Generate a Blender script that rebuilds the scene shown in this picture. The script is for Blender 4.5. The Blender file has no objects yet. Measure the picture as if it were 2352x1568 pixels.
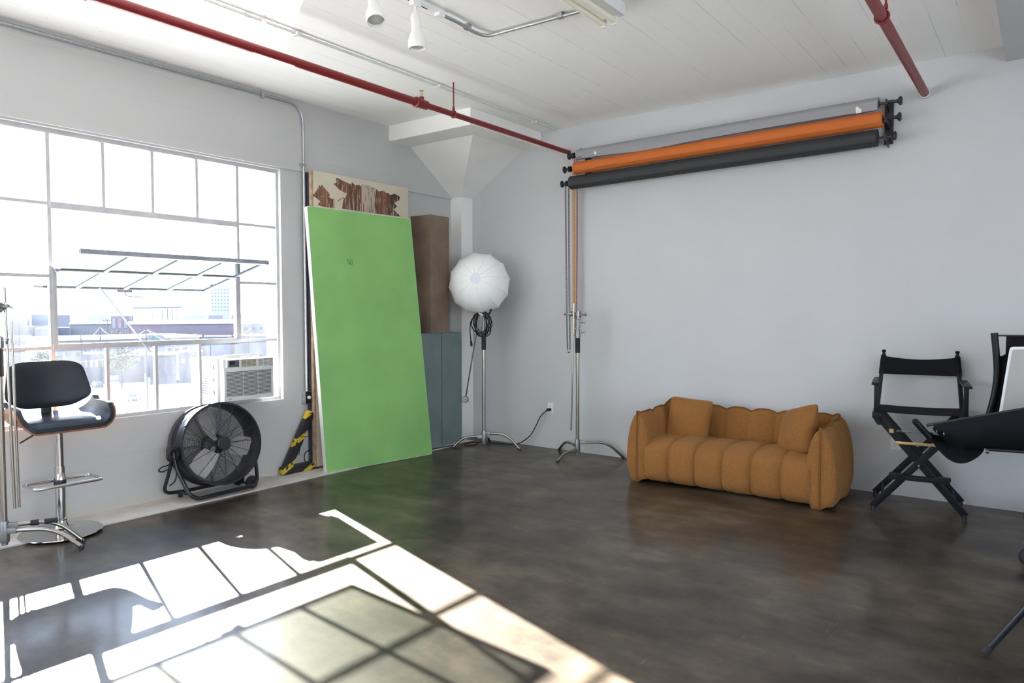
import bpy, bmesh, math, random
from mathutils import Vector, Matrix, Quaternion
random.seed(7)
SC = bpy.context.scene
COL = SC.collection
PI = math.pi
R = math.radians

# ------------------------------------------------------------------ camera
CAM = Vector((5.62, -6.49, 1.5))
YAW, PITCH, ROLL, FPX = -0.6441, -0.0415, -0.002, 1636.0
fw = Vector((math.sin(YAW) * math.cos(PITCH), math.cos(YAW) * math.cos(PITCH), math.sin(PITCH)))
rt = Vector((math.cos(YAW), -math.sin(YAW), 0))
up = rt.cross(fw)
rt, up = rt * math.cos(ROLL) + up * math.sin(ROLL), up * math.cos(ROLL) - rt * math.sin(ROLL)
cam_data = bpy.data.cameras.new('camera')
cam_data.sensor_width = 36.0
cam_data.lens = FPX / 2352 * 36.0
cam_data.clip_end = 4000
cam = bpy.data.objects.new('camera', cam_data)
COL.objects.link(cam)
m = Matrix((rt, up, -fw)).transposed().to_4x4()
m.translation = CAM
cam.matrix_world = m
SC.camera = cam

# ------------------------------------------------------------------ sky, sun, exposure
SC.view_settings.view_transform = 'Standard'
SC.view_settings.look = 'None'
SC.view_settings.exposure = 0.72
SC.view_settings.gamma = 1.0
SC.view_settings.use_curve_mapping = False
try:
    SC.cycles.use_denoising = True
    SC.cycles.max_bounces = 12
    SC.cycles.diffuse_bounces = 8
    SC.cycles.glossy_bounces = 6
    SC.cycles.transparent_max_bounces = 16
    SC.cycles.sample_clamp_indirect = 12.0
    SC.cycles.blur_glossy = 0.5
    SC.cycles.use_adaptive_sampling = True
    SC.cycles.adaptive_threshold = 0.02
except Exception:
    pass
SKY_STRENGTH = 5.2
SUN_STRENGTH = 66.0
world = bpy.data.worlds.new('hazy_sky')
SC.world = world
world.use_nodes = True
nt = world.node_tree
bgn = nt.nodes['Background']
tc = nt.nodes.new('ShaderNodeTexCoord')
sep = nt.nodes.new('ShaderNodeSeparateXYZ')
rmp = nt.nodes.new('ShaderNodeValToRGB')
nt.links.new(tc.outputs['Generated'], sep.inputs[0])
nt.links.new(sep.outputs['Z'], rmp.inputs[0])
nt.links.new(rmp.outputs[0], bgn.inputs[0])
rmp.color_ramp.elements[0].position = 0.0
rmp.color_ramp.elements[0].color = (0.82, 0.91, 1.0, 1)
rmp.color_ramp.elements[1].position = 0.7
rmp.color_ramp.elements[1].color = (0.42, 0.61, 1.0, 1)
bgn.inputs[1].default_value = SKY_STRENGTH
SUN_DIR = Vector((1.87, -0.586, -1.0)).normalized()
sd = bpy.data.lights.new('sun', 'SUN')
sd.energy = SUN_STRENGTH
sd.angle = R(0.55)
sd.color = (1.0, 0.93, 0.83)
sun = bpy.data.objects.new('sun', sd)
sun.rotation_euler = SUN_DIR.to_track_quat('-Z', 'Y').to_euler()
sun.location = (-20, 6, 14)
COL.objects.link(sun)
# added spot lamp stands in for reflected sun: the bright bars on the ceiling
gd = bpy.data.lights.new('glint_stand_in', 'SPOT')
gd.energy = 42000.0
gd.spot_size = R(4.6)
gd.spot_blend = 0.05
gd.shadow_soft_size = 0.06
gd.color = (1.0, 0.95, 0.88)
glint = bpy.data.objects.new('glint_stand_in', gd)
GDIR = Vector((1.66, -0.95, 1.0)).normalized()
glint.location = Vector((1.50, -4.10, 3.46)) - GDIR * 22
glint.rotation_euler = GDIR.to_track_quat('-Z', 'Y').to_euler()
COL.objects.link(glint)


# ------------------------------------------------------------------ helpers
def V(*a):
    return Vector(a)


def mat(name, color, rough=0.6, metal=0.0, spec=0.5, mottle=0.0, scale=6.0, bump=0.0, bscale=80.0, coat=0.0, alpha2=None, stretch=(1, 1, 1), sheen=0.0):
    """Principled material with optional procedural mottling and bump."""
    mt = bpy.data.materials.new(name)
    mt.use_nodes = True
    n = mt.node_tree
    b = n.nodes['Principled BSDF']
    b.inputs['Base Color'].default_value = (*color, 1)
    b.inputs['Roughness'].default_value = rough
    b.inputs['Metallic'].default_value = metal
    b.inputs['Specular IOR Level'].default_value = spec
    if coat:
        b.inputs['Coat Weight'].default_value = coat
        b.inputs['Coat Roughness'].default_value = 0.1
    if sheen:
        b.inputs['Sheen Weight'].default_value = sheen
        b.inputs['Sheen Roughness'].default_value = 0.6
    if mottle or bump:
        t = n.nodes.new('ShaderNodeTexCoord')
        mp = n.nodes.new('ShaderNodeMapping')
        mp.inputs['Scale'].default_value = stretch
        n.links.new(t.outputs['Object'], mp.inputs[0])
    if mottle:
        ns = n.nodes.new('ShaderNodeTexNoise')
        ns.inputs['Scale'].default_value = scale
        ns.inputs['Detail'].default_value = 6
        n.links.new(mp.outputs[0], ns.inputs['Vector'])
        mx = n.nodes.new('ShaderNodeMix')
        mx.data_type = 'RGBA'
        c2 = alpha2 if alpha2 else tuple(c * (1 - mottle) for c in color)
        mx.inputs[6].default_value = (*color, 1)
        mx.inputs[7].default_value = (*c2, 1)
        cr = n.nodes.new('ShaderNodeValToRGB')
        cr.color_ramp.elements[0].position = 0.38
        cr.color_ramp.elements[1].position = 0.66
        n.links.new(ns.outputs['Fac'], cr.inputs[0])
        n.links.new(cr.outputs[0], mx.inputs[0])
        n.links.new(mx.outputs[2], b.inputs['Base Color'])
    if bump:
        nb = n.nodes.new('ShaderNodeTexNoise')
        nb.inputs['Scale'].default_value = bscale
        nb.inputs['Detail'].default_value = 4
        n.links.new(mp.outputs[0], nb.inputs['Vector'])
        bp = n.nodes.new('ShaderNodeBump')
        bp.inputs['Strength'].default_value = bump
        bp.inputs['Distance'].default_value = 0.01
        n.links.new(nb.outputs['Fac'], bp.inputs['Height'])
        n.links.new(bp.outputs[0], b.inputs['Normal'])
    return mt


class NT:
    """tiny node-graph helper"""
    def __init__(self, name):
        self.m = bpy.data.materials.new(name)
        self.m.use_nodes = True
        self.t = self.m.node_tree
        self.b = self.t.nodes['Principled BSDF']

    def n(self, kind, **kw):
        x = self.t.nodes.new(kind)
        for k, v in kw.items():
            setattr(x, k, v)
        return x

    def l(self, a, b):
        self.t.links.new(a, b)

    def math(self, op, a, b=None, c=None):
        x = self.n('ShaderNodeMath', operation=op)
        for i, v in enumerate((a, b, c)):
            if v is None:
                continue
            if isinstance(v, (int, float)):
                x.inputs[i].default_value = v
            else:
                self.l(v, x.inputs[i])
        return x.outputs[0]

    def noise(self, vec, scale, detail=4, rough=0.55):
        x = self.n('ShaderNodeTexNoise')
        x.inputs['Scale'].default_value = scale
        x.inputs['Detail'].default_value = detail
        x.inputs['Roughness'].default_value = rough
        self.l(vec, x.inputs['Vector'])
        return x.outputs['Fac']

    def mapping(self, vec, scale=(1, 1, 1), rot=(0, 0, 0)):
        x = self.n('ShaderNodeMapping')
        x.inputs['Scale'].default_value = scale
        x.inputs['Rotation'].default_value = rot
        self.l(vec, x.inputs[0])
        return x.outputs[0]

    def ramp(self, fac, stops):
        x = self.n('ShaderNodeValToRGB')
        e = x.color_ramp.elements
        while len(e) < len(stops):
            e.new(0.5)
        for i, (p, c) in enumerate(stops):
            e[i].position = p
            e[i].color = (*c, 1) if len(c) == 3 else c
        self.l(fac, x.inputs[0])
        return x.outputs[0]

    def mix(self, fac, a, b):
        x = self.n('ShaderNodeMix', data_type='RGBA')
        for s, v in ((0, fac), (6, a), (7, b)):
            if isinstance(v, (int, float)):
                x.inputs[s].default_value = v
            elif isinstance(v, tuple):
                x.inputs[s].default_value = (*v, 1)
            else:
                self.l(v, x.inputs[s])
        return x.outputs[2]

    def bump(self, h, strength, dist=0.01):
        x = self.n('ShaderNodeBump')
        x.inputs['Strength'].default_value = strength
        x.inputs['Distance'].default_value = dist
        self.l(h, x.inputs['Height'])
        self.l(x.outputs[0], self.b.inputs['Normal'])


class MB:
    """collects shapes, then links them as ONE mesh object"""
    def __init__(self):
        self.bm = bmesh.new()

    def quad_strip(self, rings, close=True, caps=(True, True)):
        bm = self.bm
        rows = [[bm.verts.new(p) for p in r] for r in rings]
        n = len(rows[0])
        for a, b in zip(rows[:-1], rows[1:]):
            for i in range(n if close else n - 1):
                j = (i + 1) % n
                try:
                    bm.faces.new((a[i], a[j], b[j], b[i]))
                except ValueError:
                    pass
        if close and caps[0] and n > 2:
            bm.faces.new(rows[0][::-1])
        if close and caps[1] and n > 2:
            bm.faces.new(rows[-1])
        return rows

    def box(self, lo, hi, bevel=0.0, rot=None, seg=2):
        lo, hi = Vector(lo), Vector(hi)
        c = (lo + hi) / 2
        s = hi - lo
        mtx = Matrix.Translation(c)
        if rot is not None:
            mtx = mtx @ rot.to_4x4()
        mtx = mtx @ Matrix.Diagonal((*s, 1))
        return self.mbox(mtx, bevel, seg)

    def mbox(self, mtx, bevel=0.0, seg=2):
        r = bmesh.ops.create_cube(self.bm, size=1.0, matrix=mtx)
        if bevel:
            vs = r['verts']
            es = list({e for v in vs for e in v.link_edges})
            bmesh.ops.bevel(self.bm, geom=es, offset=bevel, segments=seg, affect='EDGES', profile=0.7)
        return self

    def bar(self, a, b, w, h, upv=(0, 0, 1), bevel=0.0):
        """rectangular bar from a to b, w across, h along 'up'"""
        a, b = Vector(a), Vector(b)
        d = (b - a)
        L = d.length
        d.normalize()
        u = Vector(upv)
        s = d.cross(u)
        if s.length < 1e-5:
            s = d.cross(Vector((1, 0, 0)))
        s.normalize()
        u = s.cross(d).normalized()
        rm = Matrix((d, s, u)).transposed().to_4x4()
        mtx = Matrix.Translation((a + b) / 2) @ rm @ Matrix.Diagonal((L, w, h, 1))
        return self.mbox(mtx, bevel)

    def tube(self, pts, r, n=10, fillet=0.0, fs=6, closed=False, caps=True):
        P = [Vector(p) for p in pts]
        rr = r if isinstance(r, (list, tuple)) else None
        if fillet and len(P) > 2:
            Q = []
            cnt = len(P)
            for i, p in enumerate(P):
                if not closed and i in (0, cnt - 1):
                    Q.append(p)
                    continue
                a, b = P[i - 1], P[(i + 1) % cnt]
                da, db = (a - p), (b - p)
                f = min(fillet, da.length * 0.48, db.length * 0.48)
                p0 = p + da.normalized() * f
                p1 = p + db.normalized() * f
                for k in range(fs + 1):
                    t = k / fs
                    Q.append(p0 * (1 - t) ** 2 + p * 2 * t * (1 - t) + p1 * t * t)
            P = Q
            rr = None if not rr else rr
        cnt = len(P)
        rings = []
        prev = None
        for i, p in enumerate(P):
            if closed:
                t = (P[(i + 1) % cnt] - P[i - 1])
            else:
                t = P[min(i + 1, cnt - 1)] - P[max(i - 1, 0)]
            if t.length < 1e-9:
                t = Vector((0, 0, 1))
            t.normalize()
            if prev is None:
                ref = Vector((0, 0, 1)) if abs(t.z) < 0.9 else Vector((1, 0, 0))
                nrm = t.cross(ref).normalized()
            else:
                nrm = prev - t * prev.dot(t)
                if nrm.length < 1e-6:
                    nrm = t.cross(Vector((0.3, 0.5, 0.8)))
                nrm.normalize()
            prev = nrm
            bn = t.cross(nrm)
            rad = rr[i] if rr else (r if not isinstance(r, (list, tuple)) else r[0])
            rings.append([p + (nrm * math.cos(2 * PI * k / n) + bn * math.sin(2 * PI * k / n)) * rad for k in range(n)])
        if closed:
            rings.append(rings[0])
            rows = [[self.bm.verts.new(p) for p in q] for q in rings[:-1]]
            rows.append(rows[0])
            for a, b in zip(rows[:-1], rows[1:]):
                for k in range(n):
                    j = (k + 1) % n
                    try:
                        self.bm.faces.new((a[k], a[j], b[j], b[k]))
                    except ValueError:
                        pass
        else:
            self.quad_strip(rings, caps=(caps, caps))
        return self

    def cyl(self, a, b, r, n=20, r2=None):
        a, b = Vector(a), Vector(b)
        self.tube([a, b], [r, r if r2 is None else r2], n=n)
        return self

    def lathe(self, prof, n=32, mtx=None):
        """prof: (radius, z) pairs, revolved about local z"""
        mtx = mtx or Matrix.Identity(4)
        rings = []
        for rad, z in prof:
            rad = max(rad, 1e-4)
            rings.append([mtx @ Vector((rad * math.cos(2 * PI * k / n), rad * math.sin(2 * PI * k / n), z)) for k in range(n)])
        self.quad_strip(rings)
        return self

    def poly(self, pts, thick):
        """flat polygon prism: pts lie in a plane, thick is an offset vector"""
        t = Vector(thick)
        a = [self.bm.verts.new(Vector(p)) for p in pts]
        b = [self.bm.verts.new(Vector(p) + t) for p in pts]
        n = len(a)
        self.bm.faces.new(a)
        self.bm.faces.new(b[::-1])
        for i in range(n):
            j = (i + 1) % n
            self.bm.faces.new((a[j], a[i], b[i], b[j]))
        return self

    def grid(self, fn, nu, nv, close_u=False):
        rows = [[self.bm.verts.new(fn(i / (nu if close_u else nu - 1), j / (nv - 1))) for i in range(nu)] for j in range(nv)]
        for a, b in zip(rows[:-1], rows[1:]):
            for i in range(nu if close_u else nu - 1):
                k = (i + 1) % nu
                self.bm.faces.new((a[i], a[k], b[k], b[i]))
        return self

    def ball(self, c, r, seg=12, scale=(1, 1, 1)):
        bmesh.ops.create_uvsphere(self.bm, u_segments=seg, v_segments=max(6, seg // 2), radius=1.0,
                                  matrix=Matrix.Translation(Vector(c)) @ Matrix.Diagonal((r * scale[0], r * scale[1], r * scale[2], 1)))
        return self

    def build(self, name, material, parent=None, smooth=True, angle=38, weld=False, local=False):
        """local=False: coordinates are the room's; they are taken back into the parent's frame"""
        if weld:
            bmesh.ops.remove_doubles(self.bm, verts=self.bm.verts, dist=1e-5)
        bmesh.ops.recalc_face_normals(self.bm, faces=self.bm.faces)
        me = bpy.data.meshes.new(name)
        if parent is not None and not local:
            inv = world_of(parent).inverted()
            bmesh.ops.transform(self.bm, matrix=inv, verts=self.bm.verts)
        self.bm.to_mesh(me)
        self.bm.free()
        if smooth:
            me.polygons.foreach_set('use_smooth', [True] * len(me.polygons))
            try:
                me.set_sharp_from_angle(angle=R(angle))
            except Exception:
                pass
        me.materials.append(material)
        o = bpy.data.objects.new(name, me)
        COL.objects.link(o)
        if parent is not None:
            o.parent = parent
        return o


def world_of(o):
    mtx = Matrix.Translation(o.location) @ o.rotation_euler.to_matrix().to_4x4()
    return world_of(o.parent) @ mtx if o.parent else mtx


def tag(o, label=None, cat=None, group=None, kind=None):
    if label:
        o['label'] = label
    if cat:
        o['category'] = cat
    if group:
        o['group'] = group
    if kind:
        o['kind'] = kind
    return o


def thing(name, label, cat, loc=(0, 0, 0), rotz=0.0, group=None, kind=None):
    o = bpy.data.objects.new(name, None)
    o.empty_display_size = 0.05
    o.location = loc
    o.rotation_euler = (0, 0, rotz)
    COL.objects.link(o)
    return tag(o, label, cat, group, kind)


def struct(o):
    o['kind'] = 'structure'
    return o


def copy_tree(o, parent=None):
    c = o.copy()
    COL.objects.link(c)
    if parent is not None:
        c.parent = parent
    for ch in [x for x in bpy.data.objects if x.parent == o]:
        copy_tree(ch, c)
    return c


# ------------------------------------------------------------------ materials
def board_wall(name, base, axis_out, pitch, line_dark, bump=0.4, rough=0.62, dirt_veil=None):
    """painted board-formed concrete: faint broken lines every 'pitch' along axis_out"""
    g = NT(name)
    t = g.n('ShaderNodeTexCoord').outputs['Object']
    s = g.n('ShaderNodeSeparateXYZ')
    g.l(t, s.inputs[0])
    co = s.outputs[axis_out]
    other = s.outputs['Y'] if axis_out != 'Y' else s.outputs['X']
    wob = g.noise(t, 1.3, 2)
    c2 = g.math('ADD', co, g.math('MULTIPLY', wob, 0.008))
    fr = g.math('FRACT', g.math('DIVIDE', c2, pitch))
    d = g.math('ABSOLUTE', g.math('SUBTRACT', fr, 0.5))
    line = g.math('GREATER_THAN', d, 0.5 - 0.0022 / pitch)
    board = g.math('FLOOR', g.math('DIVIDE', c2, pitch))
    wn = g.n('ShaderNodeTexWhiteNoise', noise_dimensions='1D')
    g.l(board, wn.inputs['W'])
    brk = g.noise(g.mapping(t, (7.0, 0.9, 7.0)), 1.0, 5)
    brk2 = g.math('MULTIPLY', g.math('GREATER_THAN', brk, 0.46), g.math('ADD', 0.35, g.math('MULTIPLY', g.math('GREATER_THAN', brk, 0.56), 0.65)))
    lf = g.math('MULTIPLY', line, brk2)
    fine = g.noise(t, 45, 5)
    big = g.noise(t, 1.1, 4)
    col = g.mix(g.math('MULTIPLY', big, 0.5), base, tuple(c * 0.93 for c in base))
    col = g.mix(g.math('MULTIPLY', wn.outputs['Value'], 0.35), col, tuple(c * 0.95 for c in base))
    col = g.mix(g.math('MULTIPLY', lf, line_dark), col, (0.2, 0.18, 0.16))
    pit = g.noise(t, 16, 2)
    pitf = g.math('MULTIPLY', g.math('GREATER_THAN', pit, 0.765), 0.2)
    col = g.mix(pitf, col, (0.28, 0.26, 0.24))
    if dirt_veil:
        z = s.outputs['Z']
        band = g.math('MULTIPLY', g.math('LESS_THAN', g.math('ADD', z, g.math('MULTIPLY', g.noise(t, 3, 5), 0.10)), dirt_veil), g.noise(t, 7, 6))
        col = g.mix(g.math('MULTIPLY', band, 0.55), col, (0.55, 0.47, 0.33))
    g.l(col, g.b.inputs['Base Color'])
    g.b.inputs['Roughness'].default_value = rough
    g.b.inputs['Specular IOR Level'].default_value = 0.3
    h = g.math('ADD', g.math('MULTIPLY', fine, 0.25), g.math('ADD', g.math('MULTIPLY', line, -0.6), g.math('MULTIPLY', wn.outputs['Value'], 0.5)))
    g.bump(h, bump, 0.006)
    return g.m


M = {}
M['wall_window'] = board_wall('painted_board_formed_concrete', (0.53, 0.525, 0.515), 'Z', 0.21, 0.12, dirt_veil=0.13)
M['ceiling'] = board_wall('painted_plank_ceiling', (0.95, 0.943, 0.92), 'X', 0.165, 0.33, bump=0.2)
M['wall'] = mat('smooth_white_wall_paint', (0.555, 0.555, 0.56), 0.55, spec=0.3, bump=0.06, bscale=25, mottle=0.03, scale=1.5)
M['wall_old'] = mat('bright_white_column_paint', (0.90, 0.885, 0.855), 0.6, spec=0.3, bump=0.12, bscale=18, mottle=0.04, scale=3)
M['strip'] = mat('worn_pale_concrete', (0.62, 0.60, 0.56), 0.6, mottle=1, alpha2=(0.50, 0.47, 0.41), scale=5, bump=0.1, bscale=60)

# polished stained concrete floor
g = NT('polished_stained_concrete')
t = g.n('ShaderNodeTexCoord').outputs['Object']
n1 = g.noise(t, 0.75, 6, 0.6)
n2 = g.noise(g.mapping(t, (1, 1, 1), (0, 0, 0.5)), 3.1, 7, 0.65)
n3 = g.noise(g.mapping(t, (0.8, 3.2, 1), (0, 0, 0.9)), 2.2, 5, 0.6)
mixn = g.math('ADD', g.math('MULTIPLY', n1, 0.5), g.math('ADD', g.math('MULTIPLY', n2, 0.3), g.math('MULTIPLY', n3, 0.2)))
col = g.ramp(mixn, [(0.37, (0.005, 0.0035, 0.0025)), (0.45, (0.022, 0.0150, 0.0095)), (0.53, (0.062, 0.045, 0.030)), (0.63, (0.140, 0.108, 0.076))])
# a few long fine scuffs
for rot_, sc_ in ((0.7, 2.3), (-0.5, 1.7), (1.9, 2.9)):
    q = g.noise(g.mapping(t, (sc_ * 9, sc_ * 0.35, 1), (0, 0, rot_)), 1.0, 2)
    ridge_ = g.math('LESS_THAN', g.math('ABSOLUTE', g.math('SUBTRACT', q, 0.5)), 0.0012)
    scr = g.math('MULTIPLY', ridge_, g.math('GREATER_THAN', g.noise(g.mapping(t, (1, 1, 1), (0, 0, rot_)), 1.7, 2), 0.60))
    col = g.mix(g.math('MULTIPLY', scr, 0.15), col, (0.34, 0.31, 0.27))
g.l(col, g.b.inputs['Base Color'])
rg = g.math('ADD', 0.40, g.math('MULTIPLY', g.noise(t, 1.6, 3), 0.22))
g.l(rg, g.b.inputs['Roughness'])
g.b.inputs['Specular IOR Level'].default_value = 0.38
g.b.inputs['Coat Weight'].default_value = 0.42
g.b.inputs['Coat Roughness'].default_value = 0.15
g.b.inputs['Specular Tint'].default_value = (1.0, 0.90, 0.80, 1)
M['floor'] = g.m

M['win_paint'] = mat('chipped_white_window_paint', (0.50, 0.49, 0.50), 0.5, mottle=0.12, scale=14, bump=0.1, bscale=60)
M['win_dark'] = mat('weathered_grey_steel', (0.30, 0.31, 0.36), 0.5, mottle=0.3, scale=10)


def glass(name, tint, dirt_veil, dirt_veil_col=(0.9, 0.92, 0.95)):  # translucent share also puts the window's veiling glare into the panes
    mt = bpy.data.materials.new(name)
    mt.use_nodes = True
    n = mt.node_tree
    n.nodes.clear()
    out = n.nodes.new('ShaderNodeOutputMaterial')
    tr = n.nodes.new('ShaderNodeBsdfTransparent')
    tr.inputs[0].default_value = (*tint, 1)
    tl = n.nodes.new('ShaderNodeBsdfTranslucent')
    tl.inputs[0].default_value = (*dirt_veil_col, 1)
    mx = n.nodes.new('ShaderNodeMixShader')
    t = n.nodes.new('ShaderNodeTexCoord')
    mp = n.nodes.new('ShaderNodeMapping')
    mp.inputs['Scale'].default_value = (3, 3, 1.2)
    ns = n.nodes.new('ShaderNodeTexNoise')
    ns.inputs['Scale'].default_value = 3.5
    ns.inputs['Detail'].default_value = 7
    mr = n.nodes.new('ShaderNodeMapRange')
    mr.inputs[1].default_value = 0.3
    mr.inputs[2].default_value = 0.75
    mr.inputs[3].default_value = dirt_veil * 0.6
    mr.inputs[4].default_value = dirt_veil * 1.6
    n.links.new(t.outputs['Object'], mp.inputs[0])
    n.links.new(mp.outputs[0], ns.inputs['Vector'])
    n.links.new(ns.outputs['Fac'], mr.inputs[0])
    n.links.new(mr.outputs[0], mx.inputs[0])
    n.links.new(tr.outputs[0], mx.inputs[1])
    n.links.new(tl.outputs[0], mx.inputs[2])
    n.links.new(mx.outputs[0], out.inputs[0])
    return mt


M['glass'] = glass('veiled_clear_glass', (0.94, 0.95, 0.95), 0.007)
M['sash_glass'] = glass('dusty_greenish_wire_glass', (0.41, 0.435, 0.42), 0.006)
M['chrome'] = mat('polished_chrome', (0.60, 0.59, 0.58), 0.10, 1.0)
M['steel'] = mat('brushed_nickel_steel', (0.40, 0.375, 0.335), 0.24, 1.0)
M['cast'] = mat('cast_grey_metal', (0.30, 0.30, 0.305), 0.4, 0.85)
M['conduit'] = mat('galvanised_conduit', (0.52, 0.53, 0.54), 0.38, 0.85, mottle=0.15, scale=30)
M['conduit_paint'] = mat('conduit_painted_white', (0.74, 0.735, 0.72), 0.5, mottle=0.12, scale=12)
M['black'] = mat('black_plastic', (0.016, 0.016, 0.018), 0.42)
M['black_metal'] = mat('black_powder_coated_metal', (0.014, 0.014, 0.020), 0.34, 0.0, spec=0.6)
M['rubber'] = mat('black_rubber', (0.018, 0.018, 0.02), 0.75)
M['canvas'] = mat('black_canvas', (0.010, 0.010, 0.013), 0.95, spec=0.2, bump=0.15, bscale=400)
M['black_wood'] = mat('black_stained_wood', (0.006, 0.006, 0.008), 0.42, spec=0.28, bump=0.05, bscale=60, stretch=(1, 1, 0.2))
M['leather'] = mat('black_leather', (0.014, 0.017, 0.024), 0.46, spec=0.35, bump=0.05, bscale=300)
M['walnut'] = mat('walnut_veneer', (0.26, 0.10, 0.035), 0.35, mottle=0.45, scale=9, stretch=(1, 6, 6))
M['red'] = mat('red_sprinkler_paint', (0.20, 0.014, 0.016), 0.38, spec=0.5)
M['brass'] = mat('aged_brass', (0.60, 0.46, 0.22), 0.35, 0.9)
M['white_plastic'] = mat('white_plastic', (0.78, 0.78, 0.77), 0.4)
M['lamp_white'] = mat('white_enamel', (0.80, 0.79, 0.77), 0.4)
M['lamp_inner'] = mat('lamp_reflector_inside', (0.45, 0.44, 0.40), 0.5)
M['tube_glass'] = mat('unlit_fluorescent_tube', (0.82, 0.76, 0.62), 0.35)
M['green'] = mat('chroma_green_paint', (0.265, 0.54, 0.165), 0.55, mottle=1, alpha2=(0.225, 0.47, 0.14), scale=2.2, bump=0.05, bscale=40)
M['board_edge'] = mat('white_painted_edge', (0.78, 0.78, 0.80), 0.6, mottle=0.1, scale=20)
M['cream'] = mat('cream_painted_panel', (0.66, 0.59, 0.46), 0.6, mottle=0.08, scale=3)
M['cream_grey'] = mat('pale_grey_patch', (0.56, 0.53, 0.50), 0.6)
M['navy'] = mat('dark_blue_steel', (0.035, 0.042, 0.075), 0.45, mottle=0.4, scale=20)
M['ply'] = mat('raw_plywood_edge', (0.52, 0.36, 0.23), 0.7, mottle=0.35, scale=15)
M['grey_green'] = mat('grey_green_paint', (0.185, 0.235, 0.24), 0.5, mottle=0.18, scale=3)
M['bronze'] = mat('brown_bronze_paint', (0.24, 0.17, 0.12), 0.42, mottle=1, alpha2=(0.15, 0.11, 0.08), scale=3.2)
M['diffuser'] = mat('white_diffuser_cloth', (0.93, 0.935, 0.925), 0.8, bump=0.03, bscale=20)
M['diffuser_hub'] = mat('lilac_white_cloth_disc', (0.80, 0.80, 0.90), 0.8)
M['paper_grey'] = mat('grey_backdrop_paper', (0.30, 0.295, 0.31), 0.75)
M['paper_orange'] = mat('burnt_orange_backdrop_paper', (0.56, 0.135, 0.020), 0.7)
M['paper_black'] = mat('charcoal_backdrop_paper', (0.026, 0.027, 0.029), 0.65)
M['paper_core'] = mat('dark_cardboard_core', (0.05, 0.04, 0.035), 0.8)
M['tear'] = mat('white_paper_tear', (0.80, 0.77, 0.68), 0.8)
M['chain_black'] = mat('black_plastic_chain', (0.03, 0.03, 0.035), 0.5)
M['chain_gold'] = mat('amber_plastic_chain', (0.66, 0.30, 0.02), 0.45)
M['chain_red'] = mat('red_plastic_chain', (0.22, 0.02, 0.03), 0.5)
M['blade'] = mat('dull_aluminium_blade', (0.62, 0.60, 0.58), 0.45, 0.2)
M['ac_white'] = mat('off_white_appliance_plastic', (0.70, 0.70, 0.69), 0.45)
M['ac_dark'] = mat('dark_grille_recess', (0.06, 0.06, 0.065), 0.6)
M['ac_panel'] = mat('grey_control_panel', (0.10, 0.105, 0.12), 0.35)
M['ac_vent'] = mat('yellowed_vent_plastic', (0.55, 0.52, 0.38), 0.5)
M['plate'] = mat('white_outlet_plate', (0.76, 0.755, 0.74), 0.4)
M['grey_cloth'] = mat('grey_reflector_cloth', (0.40, 0.385, 0.36), 0.8, bump=0.05, bscale=30)
M['white_edge'] = mat('white_binding', (0.80, 0.79, 0.80), 0.7)
M['ink'] = mat('faint_pencil_ink', (0.07, 0.16, 0.055), 0.8)
M['ink_grey'] = mat('grey_pencil_line', (0.35, 0.36, 0.42), 0.8)
M['cord'] = mat('thin_clear_cord', (0.75, 0.73, 0.68), 0.5)

# boucle fabric
g = NT('caramel_boucle_fabric')
t = g.n('ShaderNodeTexCoord').outputs['Object']
f1 = g.noise(t, 210, 3)
f2 = g.noise(t, 9, 4)
col = g.ramp(f1, [(0.30, (0.195, 0.078, 0.020)), (0.5, (0.310, 0.134, 0.038)), (0.72, (0.41, 0.188, 0.060))])
col = g.mix(g.math('MULTIPLY', f2, 0.35), col, (0.22, 0.10, 0.034))
g.l(col, g.b.inputs['Base Color'])
g.b.inputs['Roughness'].default_value = 0.95
g.b.inputs['Specular IOR Level'].default_value = 0.1
g.b.inputs['Sheen Weight'].default_value = 0.25
g.b.inputs['Sheen Tint'].default_value = (0.8, 0.5, 0.25, 1)
g.bump(f1, 0.7, 0.006)
M['boucle'] = g.m
M['piping'] = mat('caramel_piping', (0.21, 0.095, 0.030), 0.95, spec=0.1, bump=0.4, bscale=120)

# hazard stripes (along object z)
g = NT('black_yellow_hazard_tape')
t = g.n('ShaderNodeTexCoord').outputs['Object']
s = g.n('ShaderNodeSeparateXYZ')
g.l(t, s.inputs[0])
st = g.math('FRACT', g.math('DIVIDE', g.math('ADD', s.outputs['Z'], g.math('MULTIPLY', s.outputs['Y'], -0.55)), 0.17))
yel = g.math('MULTIPLY', g.math('LESS_THAN', st, 0.30), g.math('GREATER_THAN', g.noise(t, 18, 3), 0.40))
col = g.mix(yel, (0.018, 0.018, 0.022), (0.58, 0.42, 0.03))
g.l(col, g.b.inputs['Base Color'])
g.b.inputs['Roughness'].default_value = 0.45
M['hazard'] = g.m

# torn, weathered wood print
g = NT('weathered_wood_print')
t = g.n('ShaderNodeTexCoord').outputs['Object']
gr = g.noise(g.mapping(t, (60, 60, 5)), 1.0, 8, 0.7)
br = g.noise(g.mapping(t, (7, 7, 0.4)), 1.0, 3)
base = g.ramp(br, [(0.30, (0.035, 0.018, 0.013)), (0.45, (0.15, 0.060, 0.032)), (0.60, (0.24, 0.105, 0.055)), (0.70, (0.17, 0.075, 0.042))])
s = g.n('ShaderNodeSeparateXYZ')
g.l(t, s.inputs[0])
pale = g.math('MULTIPLY', g.math('GREATER_THAN', s.outputs['Y'], 0.66), g.math('LESS_THAN', s.outputs['Y'], 0.85))
thr = g.math('SUBTRACT', 0.565, g.math('MULTIPLY', pale, 0.115))
flk = g.math('GREATER_THAN', gr, thr)
col = g.mix(g.math('MULTIPLY', flk, 0.85), base, (0.55, 0.47, 0.38))
g.l(col, g.b.inputs['Base Color'])
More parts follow.
